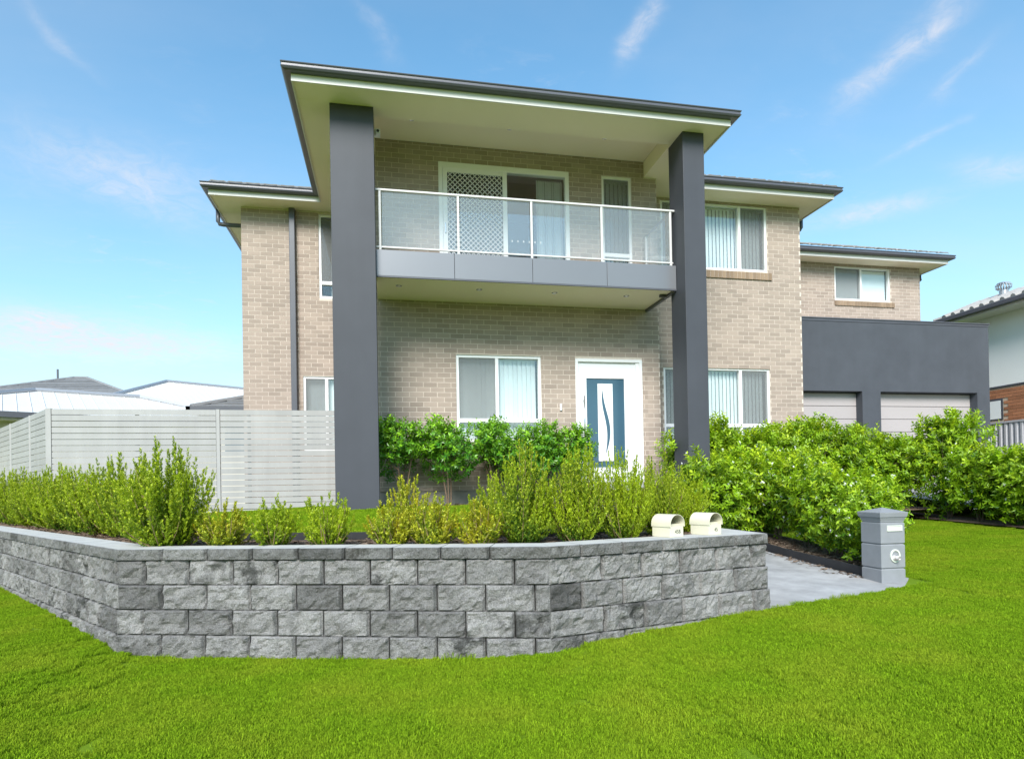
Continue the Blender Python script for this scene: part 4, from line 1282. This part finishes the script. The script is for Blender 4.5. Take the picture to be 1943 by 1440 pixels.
# white roof far left with cream wall
n2 = house_thing('house', (-9.03, 18.4, 0), 'neighbouring house at far left with white metal roof and cream wall')
X0_, X1_, Y0_, Y1_ = -9.03 - 2.8, -9.03 + 2.4 + 2.8, 18.4 - 2.8, 18.4 + 2.8
rf, g = hip('roof', 'roof_white', n2, X0_, X1_, Y0_, Y1_, 3.20, .88)
ribbed(g[0], g[1], g[4], g[5], 30, 'roof_white', rf, 'roof_rib')
nb(MB().box(X0_ + .5, X1_ - .5, Y0_ + .5, Y1_ - .5, 0, 3.1), 'wall', 'cream_wall', n2)
gt_ = MB().box(X0_ - .1, X1_ + .1, Y0_ - .1, Y0_, 3.08, 3.21); gt_.box(X0_ - .1, X0_, Y0_, Y1_, 3.08, 3.21); nb(gt_, 'gutter', 'gutter_metal', n2)
nb(MB().box(X0_, X1_, Y0_, Y1_, 3.04, 3.08), 'soffit', 'fascia_white', n2)
n2.rotation_euler = (0, 0, R(28))
# larger white roof
n3 = house_thing('house', (-8.92, 28, 0), 'neighbouring house with large white metal hip roof behind the fence')
X0_, X1_, Y0_, Y1_ = -12.92, 3.0, 24.0, 32.0
rf, g = hip('roof', 'roof_white', n3, X0_, X1_, Y0_, Y1_, 4.20, 1.75)
ribbed(g[0], g[1], g[4], g[5], 60, 'roof_white', rf, 'roof_rib')
nb(MB().box(X0_ + .5, X1_ - .5, Y0_ + .5, Y1_ - .5, 0, 4.1), 'wall', 'cream_wall', n3)
gt_ = MB().box(X0_ - .1, X1_ + .1, Y0_ - .1, Y0_, 4.08, 4.21); gt_.box(X0_ - .1, X0_, Y0_, Y1_, 4.08, 4.21); nb(gt_, 'gutter', 'gutter_metal', n3)
n3.rotation_euler = (0, 0, R(34))
# small tiled roof right behind our left wall
n4 = house_thing('house', (-3, 20, 0), 'low rear building with dark tiled eave beside the brick corner')
rf, g = hip('roof', 'roof_tile_dark', n4, -4.85, 6, 17.0, 25, 3.50, 1.5)
tile_rows(g[0], g[1], g[4], g[5], 13, 'roof_tile_dark', rf); tile_rows(g[3], g[0], g[4], g[4], 13, 'roof_tile_dark', rf)
nb(MB().box(-4.3, 5.5, 17.6, 24.5, 0, 3.4), 'wall', 'cream_wall', n4)
nb(MB().box(-4.95, 6, 16.9, 17.0, 3.40, 3.52), 'gutter', 'gutter_metal', n4); nb(MB().box(-4.95, -4.85, 16.9, 25, 3.40, 3.52), 'gutter', 'gutter_metal', n4)
nb(MB().box(-4.85, 6, 17.0, 17.02, 3.30, 3.42), 'fascia', 'fascia_white', n4)
nb(MB().box(-4.2, -3.4, 17.57, 17.59, 2.4, 3.15), 'window', 'door_glass', n4)

# right neighbour
NXW = 17.0
n5 = house_thing('house', (19, 14, 1), 'right-hand neighbouring house, white render above red brick, with tiled roof')
zb_ = 3.95
nb(MB().box(NXW, 25, 7.5, 15.6, zb_, 6.12), 'wall', 'render_white', n5, label='white rendered upper wall')
lw = nb(MB().box(NXW + .012, 25, 7.5, 15.6, 1.0, zb_ - .03), 'wall', 'red_mortar', n5, label='red brick lower wall')
nb(MB().box(NXW - .012, NXW + .01, 7.5, 15.6, zb_ - .05, zb_), 'trim', 'gutter_metal', n5)
rows = []
z = 2.4; r_ = 0
while z < zb_ - .12:
    y = 8.0 + (.12 if r_ % 2 else 0)
    while y < 15.3:
        y0, y1 = y, y + .23
        if not (y1 > 14.48 and y0 < 15.5 and 2.95 < z + .05 < 3.62): rows.append((NXW, y0, y1, z, z + .076))
        y += .24
    z += .086; r_ += 1
mb = MB()
for q in rows: mb.box(q[0], q[0] + .02, q[1], q[2], q[3], q[4])
o = mb.build('brickwork', 'red_brick', lw, kind='stuff')
nb(MB().box(NXW - .005, NXW + .008, 14.50, 15.48, 3.0, 3.60), 'window', 'gutter_metal', n5)
nb(MB().box(NXW - .010, NXW - .005, 14.56, 15.4, 3.03, 3.54), 'blind', 'blind_white', n5)
rf, g = hip('roof', 'roof_tile', n5, 16.40, 26, 6.5, 16.1, 6.13, 1.85)
tile_rows(g[3], g[0], g[5], g[4], 14, 'roof_tile', rf); tile_rows(g[2], g[3], g[5], g[5], 14, 'roof_tile', rf)
# barrel tile ends along the eave
bt = MB()
y = 6.7
while y < 16.0:
    for r_ in range(4):
        zz = 6.17 + r_ * .125; xx = 16.36 + r_ * .32
        bt.tube([(xx, y, zz), (xx + .34, y, zz + .13)], .075, 8)
    y += .30
bt.build('barrel_tiles', 'roof_tile', rf, kind='stuff')
nb(MB().box(16.26, 16.40, 6.4, 16.2, 6.01, 6.14), 'gutter', 'gutter_metal', n5, bevel=.02)
nb(MB().box(16.38, NXW + .01, 6.5, 16.1, 5.95, 5.98), 'soffit', 'fascia_white', n5)
nb(MB().box(16.385, 16.40, 6.5, 16.1, 5.98, 6.03), 'fascia', 'fascia_white', n5)
VX, VY, VZ = 17.3, 14.65, 6.50
vt = MB().lathe([(.11, VZ - .2), (.11, VZ + .18), (.10, VZ + .2), (.0, VZ + .2)], VX, VY, 16)
ven = nb(vt, 'roof_vent', 'metal_vent', n5)
for i in range(18):
    t = 2 * math.pi * i / 18; mb = MB()
    pr = [(.12, .2), (.19, .26), (.20, .33), (.15, .40), (.04, .43)]
    for (ra, dz) in pr:
        for s in (-.09, .09): mb.v.append((VX + ra * math.cos(t + s * (.2 / ra)), VY + ra * math.sin(t + s * (.2 / ra)), VZ + dz + s * .04))
    for k in range(4): mb.f.append((2 * k, 2 * k + 1, 2 * k + 3, 2 * k + 2))
    mb.build('vane', 'metal_vent', ven)

# corrugated sheet fence in front of it
cf = empty('sheet_fence', (15.6, 12, .9), 'mauve-grey corrugated metal fence before the red brick wall', 'fence')
mb = MB(); y = 6.0; FXP = 15.6; pts = []
while y < 15.2:
    pts += [(FXP, y), (FXP, y + .05), (FXP - .035, y + .07), (FXP - .035, y + .12)]; y += .14
for (x, yy) in pts: mb.v += [(x, yy, .7), (x, yy, 2.76)]
for i in range(len(pts) - 1): mb.f.append((2 * i, 2 * i + 2, 2 * i + 3, 2 * i + 1))
o = mb.build('fence_sheet', 'sheet_fence', cf); o.location = -cf.location
o = MB().box(FXP - .05, FXP + .02, 6, 15.2, 2.76, 2.81).build('top_rail', 'sheet_fence', cf); o.location = -cf.location

# ------------------------------------------------------------------ letterboxes on the wall


def letterbox(loc, rot, text, label):
    t = empty('letterbox', loc, label, 'letterbox', 'cream letterboxes on the wall cap', rot=(0, 0, rot))
    w, l, h = .165, .205, .098
    b = MB(); th = .004
    b.box(-w / 2, w / 2, 0, th, 0, h * .92); b.box(-w / 2, w / 2, l - th, l, 0, h + .01); b.box(-w / 2, -w / 2 + th, th, l - th, 0, h + .01)
    b.box(w / 2 - th, w / 2, th, l - th, 0, h + .01); b.box(-w / 2 + th, w / 2 - th, th, l - th, 0, th)
    b.build('box_body', 'cream_box', t, bevel=.002)
    n = 18; r_ = w / 2 + .006; lid = MB(); zc = h + .012
    prof = [(-r_, zc - .022)] + [(-r_ * math.cos(math.pi * i / n), zc + r_ * .95 * math.sin(math.pi * i / n)) for i in range(n + 1)] + [(r_, zc - .022)]
    ri = r_ - .004
    inn = [(-ri, zc - .022)] + [(-ri * math.cos(math.pi * i / n), zc + (r_ * .95 - .004) * math.sin(math.pi * i / n)) for i in range(n + 1)] + [(ri, zc - .022)]
    y0, y1 = -.012, l + .006
    for (px_, pz) in prof: lid.v += [(px_, y0, pz), (px_, y1, pz)]
    k0 = len(lid.v)
    for (px_, pz) in inn: lid.v += [(px_, y0, pz), (px_, y1, pz)]
    m = len(prof)
    for i in range(m - 1):
        lid.f.append((2 * i, 2 * i + 1, 2 * i + 3, 2 * i + 2)); lid.f.append((k0 + 2 * i, k0 + 2 * i + 2, k0 + 2 * i + 3, k0 + 2 * i + 1))
        lid.f.append((2 * i, 2 * i + 2, k0 + 2 * i + 2, k0 + 2 * i)); lid.f.append((2 * i + 1, k0 + 2 * i + 1, k0 + 2 * i + 3, 2 * i + 3))
    lid.f += [(0, k0, k0 + 1, 1), (2 * m - 2, 2 * m - 1, k0 + 2 * m - 1, k0 + 2 * m - 2)]
    lid.build('arched_lid', 'cream_box', t)
    bk = MB(); bk.v = [(p[0], l - .002, p[1]) for p in inn]; bk.f = [tuple(range(len(inn)))]
    bk.v += [(p[0], l + .002, p[1]) for p in inn]; bk.f.append(tuple(range(len(inn), 2 * len(inn)))[::-1]); bk.build('back_plate', 'cream_box', t)
    MB().box(-w / 2 + .005, w / 2 - .005, .035, .039, h * .5, h + .012).build('inner_flap', 'cream_box', t)
    cu = bpy.data.curves.new('number', 'FONT'); cu.body = text; cu.size = .046; cu.align_x = 'CENTER'; cu.align_y = 'CENTER'; cu.extrude = .0006
    cu.materials.append(MATS['ink'])
    _t = bpy.data.objects.new('number_text', cu); _me = bpy.data.meshes.new_from_object(_t); bpy.data.objects.remove(_t); o = bpy.data.objects.new('number', _me); COL.objects.link(o); o.parent = t; o.location = (.012, -.0012, h * .45); o.rotation_euler = (R(90), 0, 0)
    return t


letterbox((2.425, 4.985, CAPZ + .001), R(22), '45B', 'cream arched letterbox marked 45B, left of the one marked 45 on the wall cap')
letterbox((2.835, 5.075, CAPZ + .001), R(22), '45', 'cream arched letterbox marked 45, right of 45B and nearer the end of the wall')

# ------------------------------------------------------------------ grey letterbox pillar
pl = empty('letterbox_pillar', (5.13, 5.75, .2), 'grey rendered letterbox pillar with white newspaper tube beside the path', 'letterbox pillar')
pl.rotation_euler = (0, 0, R(-1.5)); pl.scale = (1, 1, 1)
S_ = .288


def pb(mb, name, mt, **kw): return mb.build(name, mt, pl, **kw)


for (z0, z1) in ((-.1, .195), (.203, .455), (.463, .690)):
    mb = MB(); ch = .008
    lay = [(z0, ch if z0 > 0 else 0), (z0 + ch, 0), (z1 - ch, 0), (z1, ch)]
    for (z, i) in lay: mb.v += [(i, i, z), (S_ - i, i, z), (S_ - i, S_ - i, z), (i, S_ - i, z)]
    for k in range(3):
        for j in range(4): a = k * 4 + j; b = k * 4 + (j + 1) % 4; mb.f.append((a, b, b + 4, a + 4))
    mb.f += [(12, 13, 14, 15), (3, 2, 1, 0)]
    pb(mb, 'pillar_block', 'pillar_paint')
pb(MB().box(.012, S_ - .012, .012, S_ - .012, -.1, .70), 'pillar_core', 'pillar_paint')
mb = MB()
lay = [(.698, -.004), (.706, -.004), (.742, .010), (.748, .010), (.750, .018), (.792, .026), (.800, .026)]
for (z, o_) in lay: mb.v += [(-o_, -o_, z), (S_ + o_, -o_, z), (S_ + o_, S_ + o_, z), (-o_, S_ + o_, z)]
for k in range(len(lay) - 1):
    for j in range(4): a = k * 4 + j; b = k * 4 + (j + 1) % 4; mb.f.append((a, b, b + 4, a + 4))
mb.v.append((S_ / 2, S_ / 2, .848)); n = len(mb.v) - 1; b0 = (len(lay) - 1) * 4
for j in range(4): mb.f.append((b0 + j, b0 + (j + 1) % 4, n))
mb.f.append((3, 2, 1, 0)); pb(mb, 'pillar_cap', 'pillar_paint')
sl = MB()
for q in ((.075, .255, .60, .608), (.075, .255, .652, .66), (.075, .083, .608, .652), (.247, .255, .608, .652)): sl.box(q[0], q[1], -.010, .002, q[2], q[3])
slo = pb(sl, 'slot_frame', 'pale_plastic')
pb(MB().box(.083, .247, -.004, .002, .608, .652), 'slot_flap', 'pale_plastic', bevel=.001)
tb = MB(); TX, TZ, TR = .165, .335, .058; seg = 24
for (y, ra) in ((.0, TR + .012), (-.012, TR + .012), (-.014, TR + .006), (-.012, TR - .004), (.06, TR - .006)):
    for j in range(seg):
        t = 2 * math.pi * j / seg; tb.v.append((TX + ra * .85 * math.cos(t), y, TZ + ra * math.sin(t)))
for k in range(4):
    for j in range(seg): a = k * seg + j; b = k * seg + (j + 1) % seg; tb.f.append((a, b, b + seg, a + seg))
tb.f.append(tuple(4 * seg + j for j in range(seg)))
pb(tb, 'newspaper_tube', 'pale_plastic')
for (y1, rr_) in ((-.055, .026), (-.03, .030)):
    rl = MB(); cx_ = TX + (.005 if rr_ < .03 else -.012); cz_ = TZ - .022
    k = 22
    for i in range(k):
        t = i * .85; ra = rr_ * (1 - i / k * .75)
        rl.v += [(cx_ + ra * math.cos(t), y1 + random.uniform(-.004, .004), cz_ + ra * math.sin(t)), (cx_ + ra * math.cos(t), .06, cz_ + ra * math.sin(t))]
    for i in range(k - 1): rl.f.append((2 * i, 2 * i + 1, 2 * i + 3, 2 * i + 2))
    rl.build('rolled_paper', 'paper', label='rolled paper in the newspaper tube on the grey pillar' if rr_ < .03 else 'second rolled paper in the tube of the grey pillar', cat='paper roll').matrix_world = \
        Matrix.Translation(pl.location) @ pl.rotation_euler.to_matrix().to_4x4()

# ------------------------------------------------------------------ foliage


def rot_to(d):
    """orthonormal frames for many directions d (n,3): returns (u, v) perpendicular"""
    ref = np.where(np.abs(d[:, 2:3]) < .9, np.array([[0, 0, 1.0]]), np.array([[0, 1.0, 0]]))
    u = np.cross(d, ref); u /= np.linalg.norm(u, axis=1, keepdims=True) + 1e-9; v = np.cross(d, u)
    return u, v


def leaves_mesh(name, P, D, Nrm, ln, wd, tint, mt, fold=.25):
    """rhombic folded leaves: P base, D direction, Nrm face normal"""
    n = len(P); S = np.cross(D, Nrm); S /= np.linalg.norm(S, axis=1, keepdims=True) + 1e-9
    ln = ln[:, None]; wd = wd[:, None]
    V = np.stack([P, P + D * ln * .45 + S * wd + Nrm * wd * fold, P + D * ln - Nrm * ln * .08, P + D * ln * .45 - S * wd + Nrm * wd * fold], 1)
    b = (np.arange(n) * 4)[:, None]
    F = np.concatenate([b + np.array([[0, 1, 2]]), b + np.array([[0, 2, 3]])])
    return npmesh(name, V.reshape(-1, 3), F, mt, np.repeat(tint, 4))


def unit(a): return a / (np.linalg.norm(a, axis=-1, keepdims=True) + 1e-9)


def box_shrub(name, H, Rr, shoots, seed, mt, spread=.10, open_=0.0):
    """upright many-stemmed boxwood: feathery vertical shoots clothed in small leaves"""
    g = np.random.default_rng(seed); P_, D_, N_, T_ = [], [], [], []; stems = MB()
    for i in range(shoots):
        phi = g.uniform(0, 2 * np.pi); rho = math.sqrt(g.uniform(0, 1))
        b = np.array((math.cos(phi) * rho * spread, math.sin(phi) * rho * spread, 0.0))
        hgt = H * (1 - .42 * rho ** 2) * g.uniform(.62, 1.0)
        if g.uniform() < .35: hgt *= g.uniform(.3, .8)
        ph2 = phi + g.normal(0, .35)
        tip = np.array((math.cos(ph2) * rho * Rr, math.sin(ph2) * rho * Rr, hgt))
        mid = np.array((tip[0] * .75, tip[1] * .75, hgt * .42)) + g.normal(0, .012, 3)
        ts = np.linspace(0, 1, 9)[:, None]
        C = b * (1 - ts) ** 2 + 2 * mid * ts * (1 - ts) + tip * ts ** 2
        if i < 26: stems.tube([tuple(c) for c in C[::2]], [.006, .005, .004, .003, .0015], 4, cap=False)
        nt = max(6, int(hgt / .024))
        for k in range(nt):
            t = .06 + .94 * (k + g.uniform()) / nt
            c = b * (1 - t) ** 2 + 2 * mid * t * (1 - t) + tip * t ** 2
            tan = unit(2 * (1 - t) * (mid - b) + 2 * t * (tip - mid))
            side = g.normal(0, 1, 3); side[2] = abs(side[2]) * .6 + .2; side = unit(side)
            last = k >= nt - 2
            dr = unit(tan * (1.6 if last else .9) + side * (.15 if last else .9))
            L_ = g.uniform(.04, .085) * (1 - .3 * t); nl = 9
            s = (np.arange(nl) + .6) / nl * L_
            base = c + dr * s[:, None]
            a = g.uniform(0, 6.28) + np.arange(nl) * 2.4
            u, v = rot_to(dr[None]); rad = u * np.cos(a)[:, None] + v * np.sin(a)[:, None]
            ld = unit(rad * .8 + dr * .9 + np.array((0, 0, .15)))
            P_.append(base); D_.append(ld); N_.append(unit(np.cross(np.cross(rad, dr), ld) + g.normal(0, .25, (nl, 3))))
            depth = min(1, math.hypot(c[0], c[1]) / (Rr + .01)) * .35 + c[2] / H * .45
            T_.append(np.clip(depth * 1.15 - .34 + (np.arange(nl) / nl) * .50 + g.normal(0, .15, nl), 0, 1))  # inner and lower leaves coloured darker as shade, tips paler as new growth
    P_, D_, N_, T_ = map(np.concatenate, (P_, D_, N_, T_)); n = len(P_)
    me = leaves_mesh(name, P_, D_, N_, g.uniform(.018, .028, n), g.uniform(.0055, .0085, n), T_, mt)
    return me, stems.mesh(name + '_stems', 'bark_yellow')


def broad_shrub(name, H, Rx, Ry, z_low, twigs, seed, mt, leaf=(.050, .082), flowers=0, sprigs=6, stems_n=5, lumps=7, trunk_h=None):
    """broad-leaved shrub: lumpy crown of leafy twigs on a few bare stems"""
    g = np.random.default_rng(seed)
    ctr = []
    for i in range(lumps):
        a = 2 * np.pi * i / lumps + g.uniform(-.4, .4); r_ = g.uniform(.25, .62)
        ctr.append((math.cos(a) * Rx * r_, math.sin(a) * Ry * r_, z_low + (H - z_low) * g.uniform(.25, .78), g.uniform(.38, .62)))
    ctr.append((0, 0, z_low + (H - z_low) * .62, .6))
    ctr = np.array(ctr)
    P_, D_, N_, T_ = [], [], [], []; fl = []
    for i in range(twigs):
        c = ctr[g.integers(len(ctr))]; sc = np.array((Rx * c[3], Ry * c[3], (H - z_low) * .5 * c[3] * 1.1))
        d = unit(g.normal(0, 1, 3)); rr_ = g.uniform(0, 1) ** .33
        p = c[:3] + d * sc * rr_; p[2] = max(p[2], z_low * .9)
        out = unit(d + np.array((0, 0, .55)) + g.normal(0, .3, 3))
        nl = 9; L_ = g.uniform(.08, .15)
        s = (np.arange(nl) + .5) / nl * L_; base = p + out * s[:, None]
        u, v = rot_to(out[None]); a = g.uniform(0, 6.28) + np.arange(nl) * 2.4
        rad = u * np.cos(a)[:, None] + v * np.sin(a)[:, None]
        ld = unit(rad + out * .5 + np.array((0, 0, .1)))
        P_.append(base); D_.append(ld); N_.append(unit(np.cross(np.cross(rad, out), ld) + g.normal(0, .35, (nl, 3))))
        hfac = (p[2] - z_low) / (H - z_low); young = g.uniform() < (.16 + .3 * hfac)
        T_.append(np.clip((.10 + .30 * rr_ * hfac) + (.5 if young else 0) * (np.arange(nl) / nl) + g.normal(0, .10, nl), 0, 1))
        if flowers and rr_ > .8 and g.uniform() < flowers: fl.append(p + out * (L_ + .012))
    for i in range(sprigs):
        a = g.uniform(0, 6.28); r_ = g.uniform(0, .8); p = np.array((math.cos(a) * Rx * r_, math.sin(a) * Ry * r_, H * .84)); L_ = g.uniform(.14, .34)
        out = unit(np.array((g.normal(0, .2), g.normal(0, .2), 1))); nl = 18; s = (np.arange(nl) + .5) / nl * L_
        base = p + out * s[:, None]; u, v = rot_to(out[None]); aa = np.arange(nl) * 2.4; rad = u * np.cos(aa)[:, None] + v * np.sin(aa)[:, None]
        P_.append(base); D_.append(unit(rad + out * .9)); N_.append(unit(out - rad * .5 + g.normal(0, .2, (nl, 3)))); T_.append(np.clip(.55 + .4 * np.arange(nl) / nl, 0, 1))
    P_, D_, N_, T_ = map(np.concatenate, (P_, D_, N_, T_)); n = len(P_)
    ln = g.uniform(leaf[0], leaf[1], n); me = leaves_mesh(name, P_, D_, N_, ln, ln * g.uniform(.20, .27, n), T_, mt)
    st = MB()
    for i in range(stems_n):
        a = 2 * np.pi * i / stems_n + g.uniform(-.3, .3); e = np.array((math.cos(a) * Rx * .45, math.sin(a) * Ry * .45, z_low + (H - z_low) * g.uniform(.45, .8)))
        m = e * np.array((.35, .35, .45)) + g.normal(0, .02, 3); q = e * np.array((.75, .75, .78)) + g.normal(0, .03, 3)
        st.tube([(math.cos(a) * .025, math.sin(a) * .025, -.03), tuple(m), tuple(q), tuple(e)], [.013, .010, .007, .003], 6, cap=False)
        for b in range(3):
            f = q + np.array((g.normal(0, Rx * .4), g.normal(0, Ry * .4), g.uniform(.05, .25))); st.tube([tuple(m * .4 + q * .6), tuple(f)], [.006, .002], 4, cap=False)
    fm = None
    if fl:
        fm = MB()
        for p in fl:
            for k in range(g.integers(2, 5)):
                c = p + g.normal(0, .012, 3); ax = unit(g.normal(0, 1, 3) + np.array((0, -.6, .8))); u, v = rot_to(ax[None]); u, v = u[0], v[0]
                for j in range(5):
                    t = j * 2 * math.pi / 5; dirv = u * math.cos(t) + v * math.sin(t); sd = -u * math.sin(t) + v * math.cos(t); L_ = .016
                    b = len(fm.v); fm.v += [tuple(c), tuple(c + dirv * L_ * .6 + sd * .004 + ax * .002), tuple(c + dirv * L_ + ax * .001), tuple(c + dirv * L_ * .6 - sd * .004 + ax * .002)]; fm.f.append((b, b + 1, b + 2, b + 3))
        fm = fm.mesh(name + '_flowers', 'petal')
    return me, st.mesh(name + '_stems', 'bark'), fm


def plant(kind, meshes, loc, label, cat, group, rot=0.0, scale=(1, 1, 1)):
    t = empty(kind, loc, label, cat, group, rot=(0, 0, rot)); t.scale = scale
    obj('foliage', meshes[0], t); obj('stems', meshes[1], t)
    if len(meshes) > 2 and meshes[2]: obj('blossom', meshes[2], t)
    return t


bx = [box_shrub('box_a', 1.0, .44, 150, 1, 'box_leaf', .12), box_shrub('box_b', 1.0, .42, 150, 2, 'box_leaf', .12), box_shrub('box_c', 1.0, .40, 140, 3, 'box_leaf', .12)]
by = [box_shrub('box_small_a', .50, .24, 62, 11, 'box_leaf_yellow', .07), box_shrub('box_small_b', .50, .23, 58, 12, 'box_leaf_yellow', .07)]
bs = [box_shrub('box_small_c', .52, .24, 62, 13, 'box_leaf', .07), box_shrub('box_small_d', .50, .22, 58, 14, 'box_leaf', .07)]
yz = lambda x, y: float(yard_z(x, y)) - .01
# dense row on the left, far to near (x, y, top height, label)
G1 = 'boxwood shrubs along the top of the retaining wall'
row = [(8.3, 1.0, 'boxwood farthest left beside the slat fence'), (7.3, .98, 'bushy boxwood second from the left edge of the photo'),
       (6.35, .96, 'green boxwood before the receding fence panel'), (5.45, .96, 'rounded boxwood before the corner post of the slat fence'),
       (4.55, .94, 'full boxwood right of the fence corner post'), (3.7, .95, 'boxwood in the middle of the dense left row'),
       (2.85, .97, 'boxwood with two upright sprays in the left row'), (2.05, .96, 'boxwood with a thin top spray, next to the tallest left one'),
       (1.2, .92, 'low dark-based boxwood just behind the tallest left shrub')]
row = [(*(WL + dA * t + nA * .72), h, lb) for t, h, lb in row] + [(-1.93, 6.02, 1.0, 'tallest pointed boxwood ending the dense left row')]
for i, (x, y, h, lb) in enumerate(row):
    w = 1.02 if i < 9 else .98
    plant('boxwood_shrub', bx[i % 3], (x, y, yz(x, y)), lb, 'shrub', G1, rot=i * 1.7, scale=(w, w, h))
small = [(-1.42, 5.86, by[0], .92, 'small orange-yellow boxwood beside the tallest left shrub'), (-.98, 5.70, bs[0], .94, 'small green boxwood second along the sparse row'),
         (-.52, 5.56, bs[1], 1.04, 'small green boxwood with tall side spray before the grey column'), (.02, 5.38, by[1], .86, 'small yellow-green boxwood right of the grey column foot'),
         (.18, 5.95, by[1], 1.3, 'spindly yellow boxwood behind the small ones, by the glossy shrub stems'), (.95, 5.85, bs[0], 1.15, 'taller light green boxwood behind the small yellow ones'),
         (.36, 5.26, by[0], .96, 'small ochre boxwood between two yellow ones'), (.76, 5.14, by[1], .86, 'small yellow boxwood next to the taller bright shrubs')]
for i, (x, y, ms, h, lb) in enumerate(small):
    plant('boxwood_shrub', ms, (x, y, yz(x, y)), lb, 'shrub', G1, rot=i * 2.1 + .5, scale=(1.02, 1.02, h))
tall = [(1.12, 5.22, .90, .76, 'tall yellow-green boxwood left of the front door'), (1.60, 5.20, .95, .74, 'bright boxwood directly before the white front door'),
        (2.05, 5.26, .85, .70, 'dark-based boxwood under the right edge of the front door'), (2.54, 5.56, .80, .66, 'boxwood behind the letterbox marked 45B'),
        (2.90, 5.85, .74, .72, 'boxwood behind the letterbox marked 45')]
for i, (x, y, h, w, lb) in enumerate(tall):
    plant('boxwood_shrub', bx[(i + 1) % 3], (x, y, yz(x, y)), lb, 'shrub', G1, rot=i * 1.3 + 4, scale=(w, w, h))

ms1 = broad_shrub('glossy_a', 1.50, .66, .46, .45, 560, 21, 'glossy_leaf', stems_n=4, lumps=8, sprigs=12)
ms2 = broad_shrub('glossy_b', 1.42, .60, .44, .50, 480, 22, 'glossy_leaf', stems_n=3, lumps=7, sprigs=10)
G2 = 'glossy shrubs along the brick wall'
for i, (x, y, s, lb) in enumerate(((.22, 10.25, .96, 'glossy dark green shrub against the left column'), (.98, 10.2, 1.02, 'glossy shrub with bare stems left of the window sill'),
                                   (1.72, 10.25, .96, 'glossy shrub under the middle of the ground floor window'), (2.42, 10.25, .98, 'glossy shrub below the right edge of the window'),
                                   (3.02, 10.3, .88, 'glossy shrub beside the front door handle'))):
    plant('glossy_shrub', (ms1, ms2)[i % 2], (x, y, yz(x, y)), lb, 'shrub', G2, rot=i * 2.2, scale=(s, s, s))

HL = (.058, .092)
hs = [broad_shrub('hedge_a', 1.25, .62, .50, .06, 880, 31, 'hedge_leaf', leaf=HL, flowers=.22, lumps=12, sprigs=14),
      broad_shrub('hedge_b', 1.25, .62, .52, .06, 880, 32, 'hedge_leaf', leaf=HL, flowers=.18, lumps=12, sprigs=14)]
hn = [broad_shrub('hedge_c', 1.5, .62, .50, .10, 950, 33, 'hedge_leaf', leaf=HL, lumps=12, sprigs=22),
      broad_shrub('hedge_d', 1.5, .62, .52, .10, 950, 34, 'hedge_leaf', leaf=HL, lumps=12, flowers=.04, sprigs=20)]
G3 = 'flowering hedge plants along the path'
for i, (x, y, s, lb) in enumerate(((5.62, 6.45, .76, 'hedge plant with white flowers right behind the grey pillar'), (5.72, 7.1, .90, 'flowering hedge plant second behind the grey pillar'),
                                   (5.88, 7.92, 1.0, 'flowering hedge plant halfway along the path'), (5.85, 8.6, 1.02, 'flowering hedge plant near the far end of the path'),
                                   (5.75, 9.3, 1.05, 'flowering hedge plant where the path meets the rear hedge'),
                                   (4.98, 8.85, 1.02, 'hedge plant hiding the foot of the right grey column'))):
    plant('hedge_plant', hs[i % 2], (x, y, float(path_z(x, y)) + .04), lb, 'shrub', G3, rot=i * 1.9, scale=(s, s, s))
G4 = 'tall hedge plants in front of the right wing and garage'
for i, (x, s, lb) in enumerate(((5.25, .98, 'bright hedge plant behind the one at the right grey column'), (5.75, 1.12, 'tall hedge plant below the right wing window'),
                                (6.4, .98, 'leafy hedge plant before the right wing window centre'), (7.05, 1.04, 'hedge plant before the brick pier of the right wing'),
                                (7.7, 1.14, 'hedge plant with upright sprig at the brick corner'), (8.35, 1.02, 'hedge plant before the first garage door'),
                                (9.0, .92, 'hedge plant before the garage pier'), (9.6, .86, 'hedge plant joining the rear and driveway hedges'))):
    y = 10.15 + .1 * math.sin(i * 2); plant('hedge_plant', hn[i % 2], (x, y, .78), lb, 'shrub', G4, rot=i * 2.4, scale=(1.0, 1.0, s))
G5 = 'hedge plants beside the driveway'
for i, (y, s, lb) in enumerate(((9.6, 1.26, 'hedge plant with the tallest sprig before the wide garage door'), (9.0, .86, 'hedge plant left of the driveway, second from the tall sprig'),
                                (8.4, .82, 'hedge plant under the right end of the wide garage door'), (7.8, .80, 'hedge plant below the corner of the garage'),
                                (7.2, .84, 'hedge plant before the corrugated fence'), (6.6, .84, 'hedge plant at the right edge of the photo'))):
    x = 10.02; plant('hedge_plant', (hn[0], hs[1])[i % 2] if i else hn[0], (x, y, float(ground(x, y)) + .02), lb, 'shrub', G5, rot=i * 1.1 + 2, scale=(1.0, 1.0, s * (1.0 if i % 2 == 0 else 1.2)))
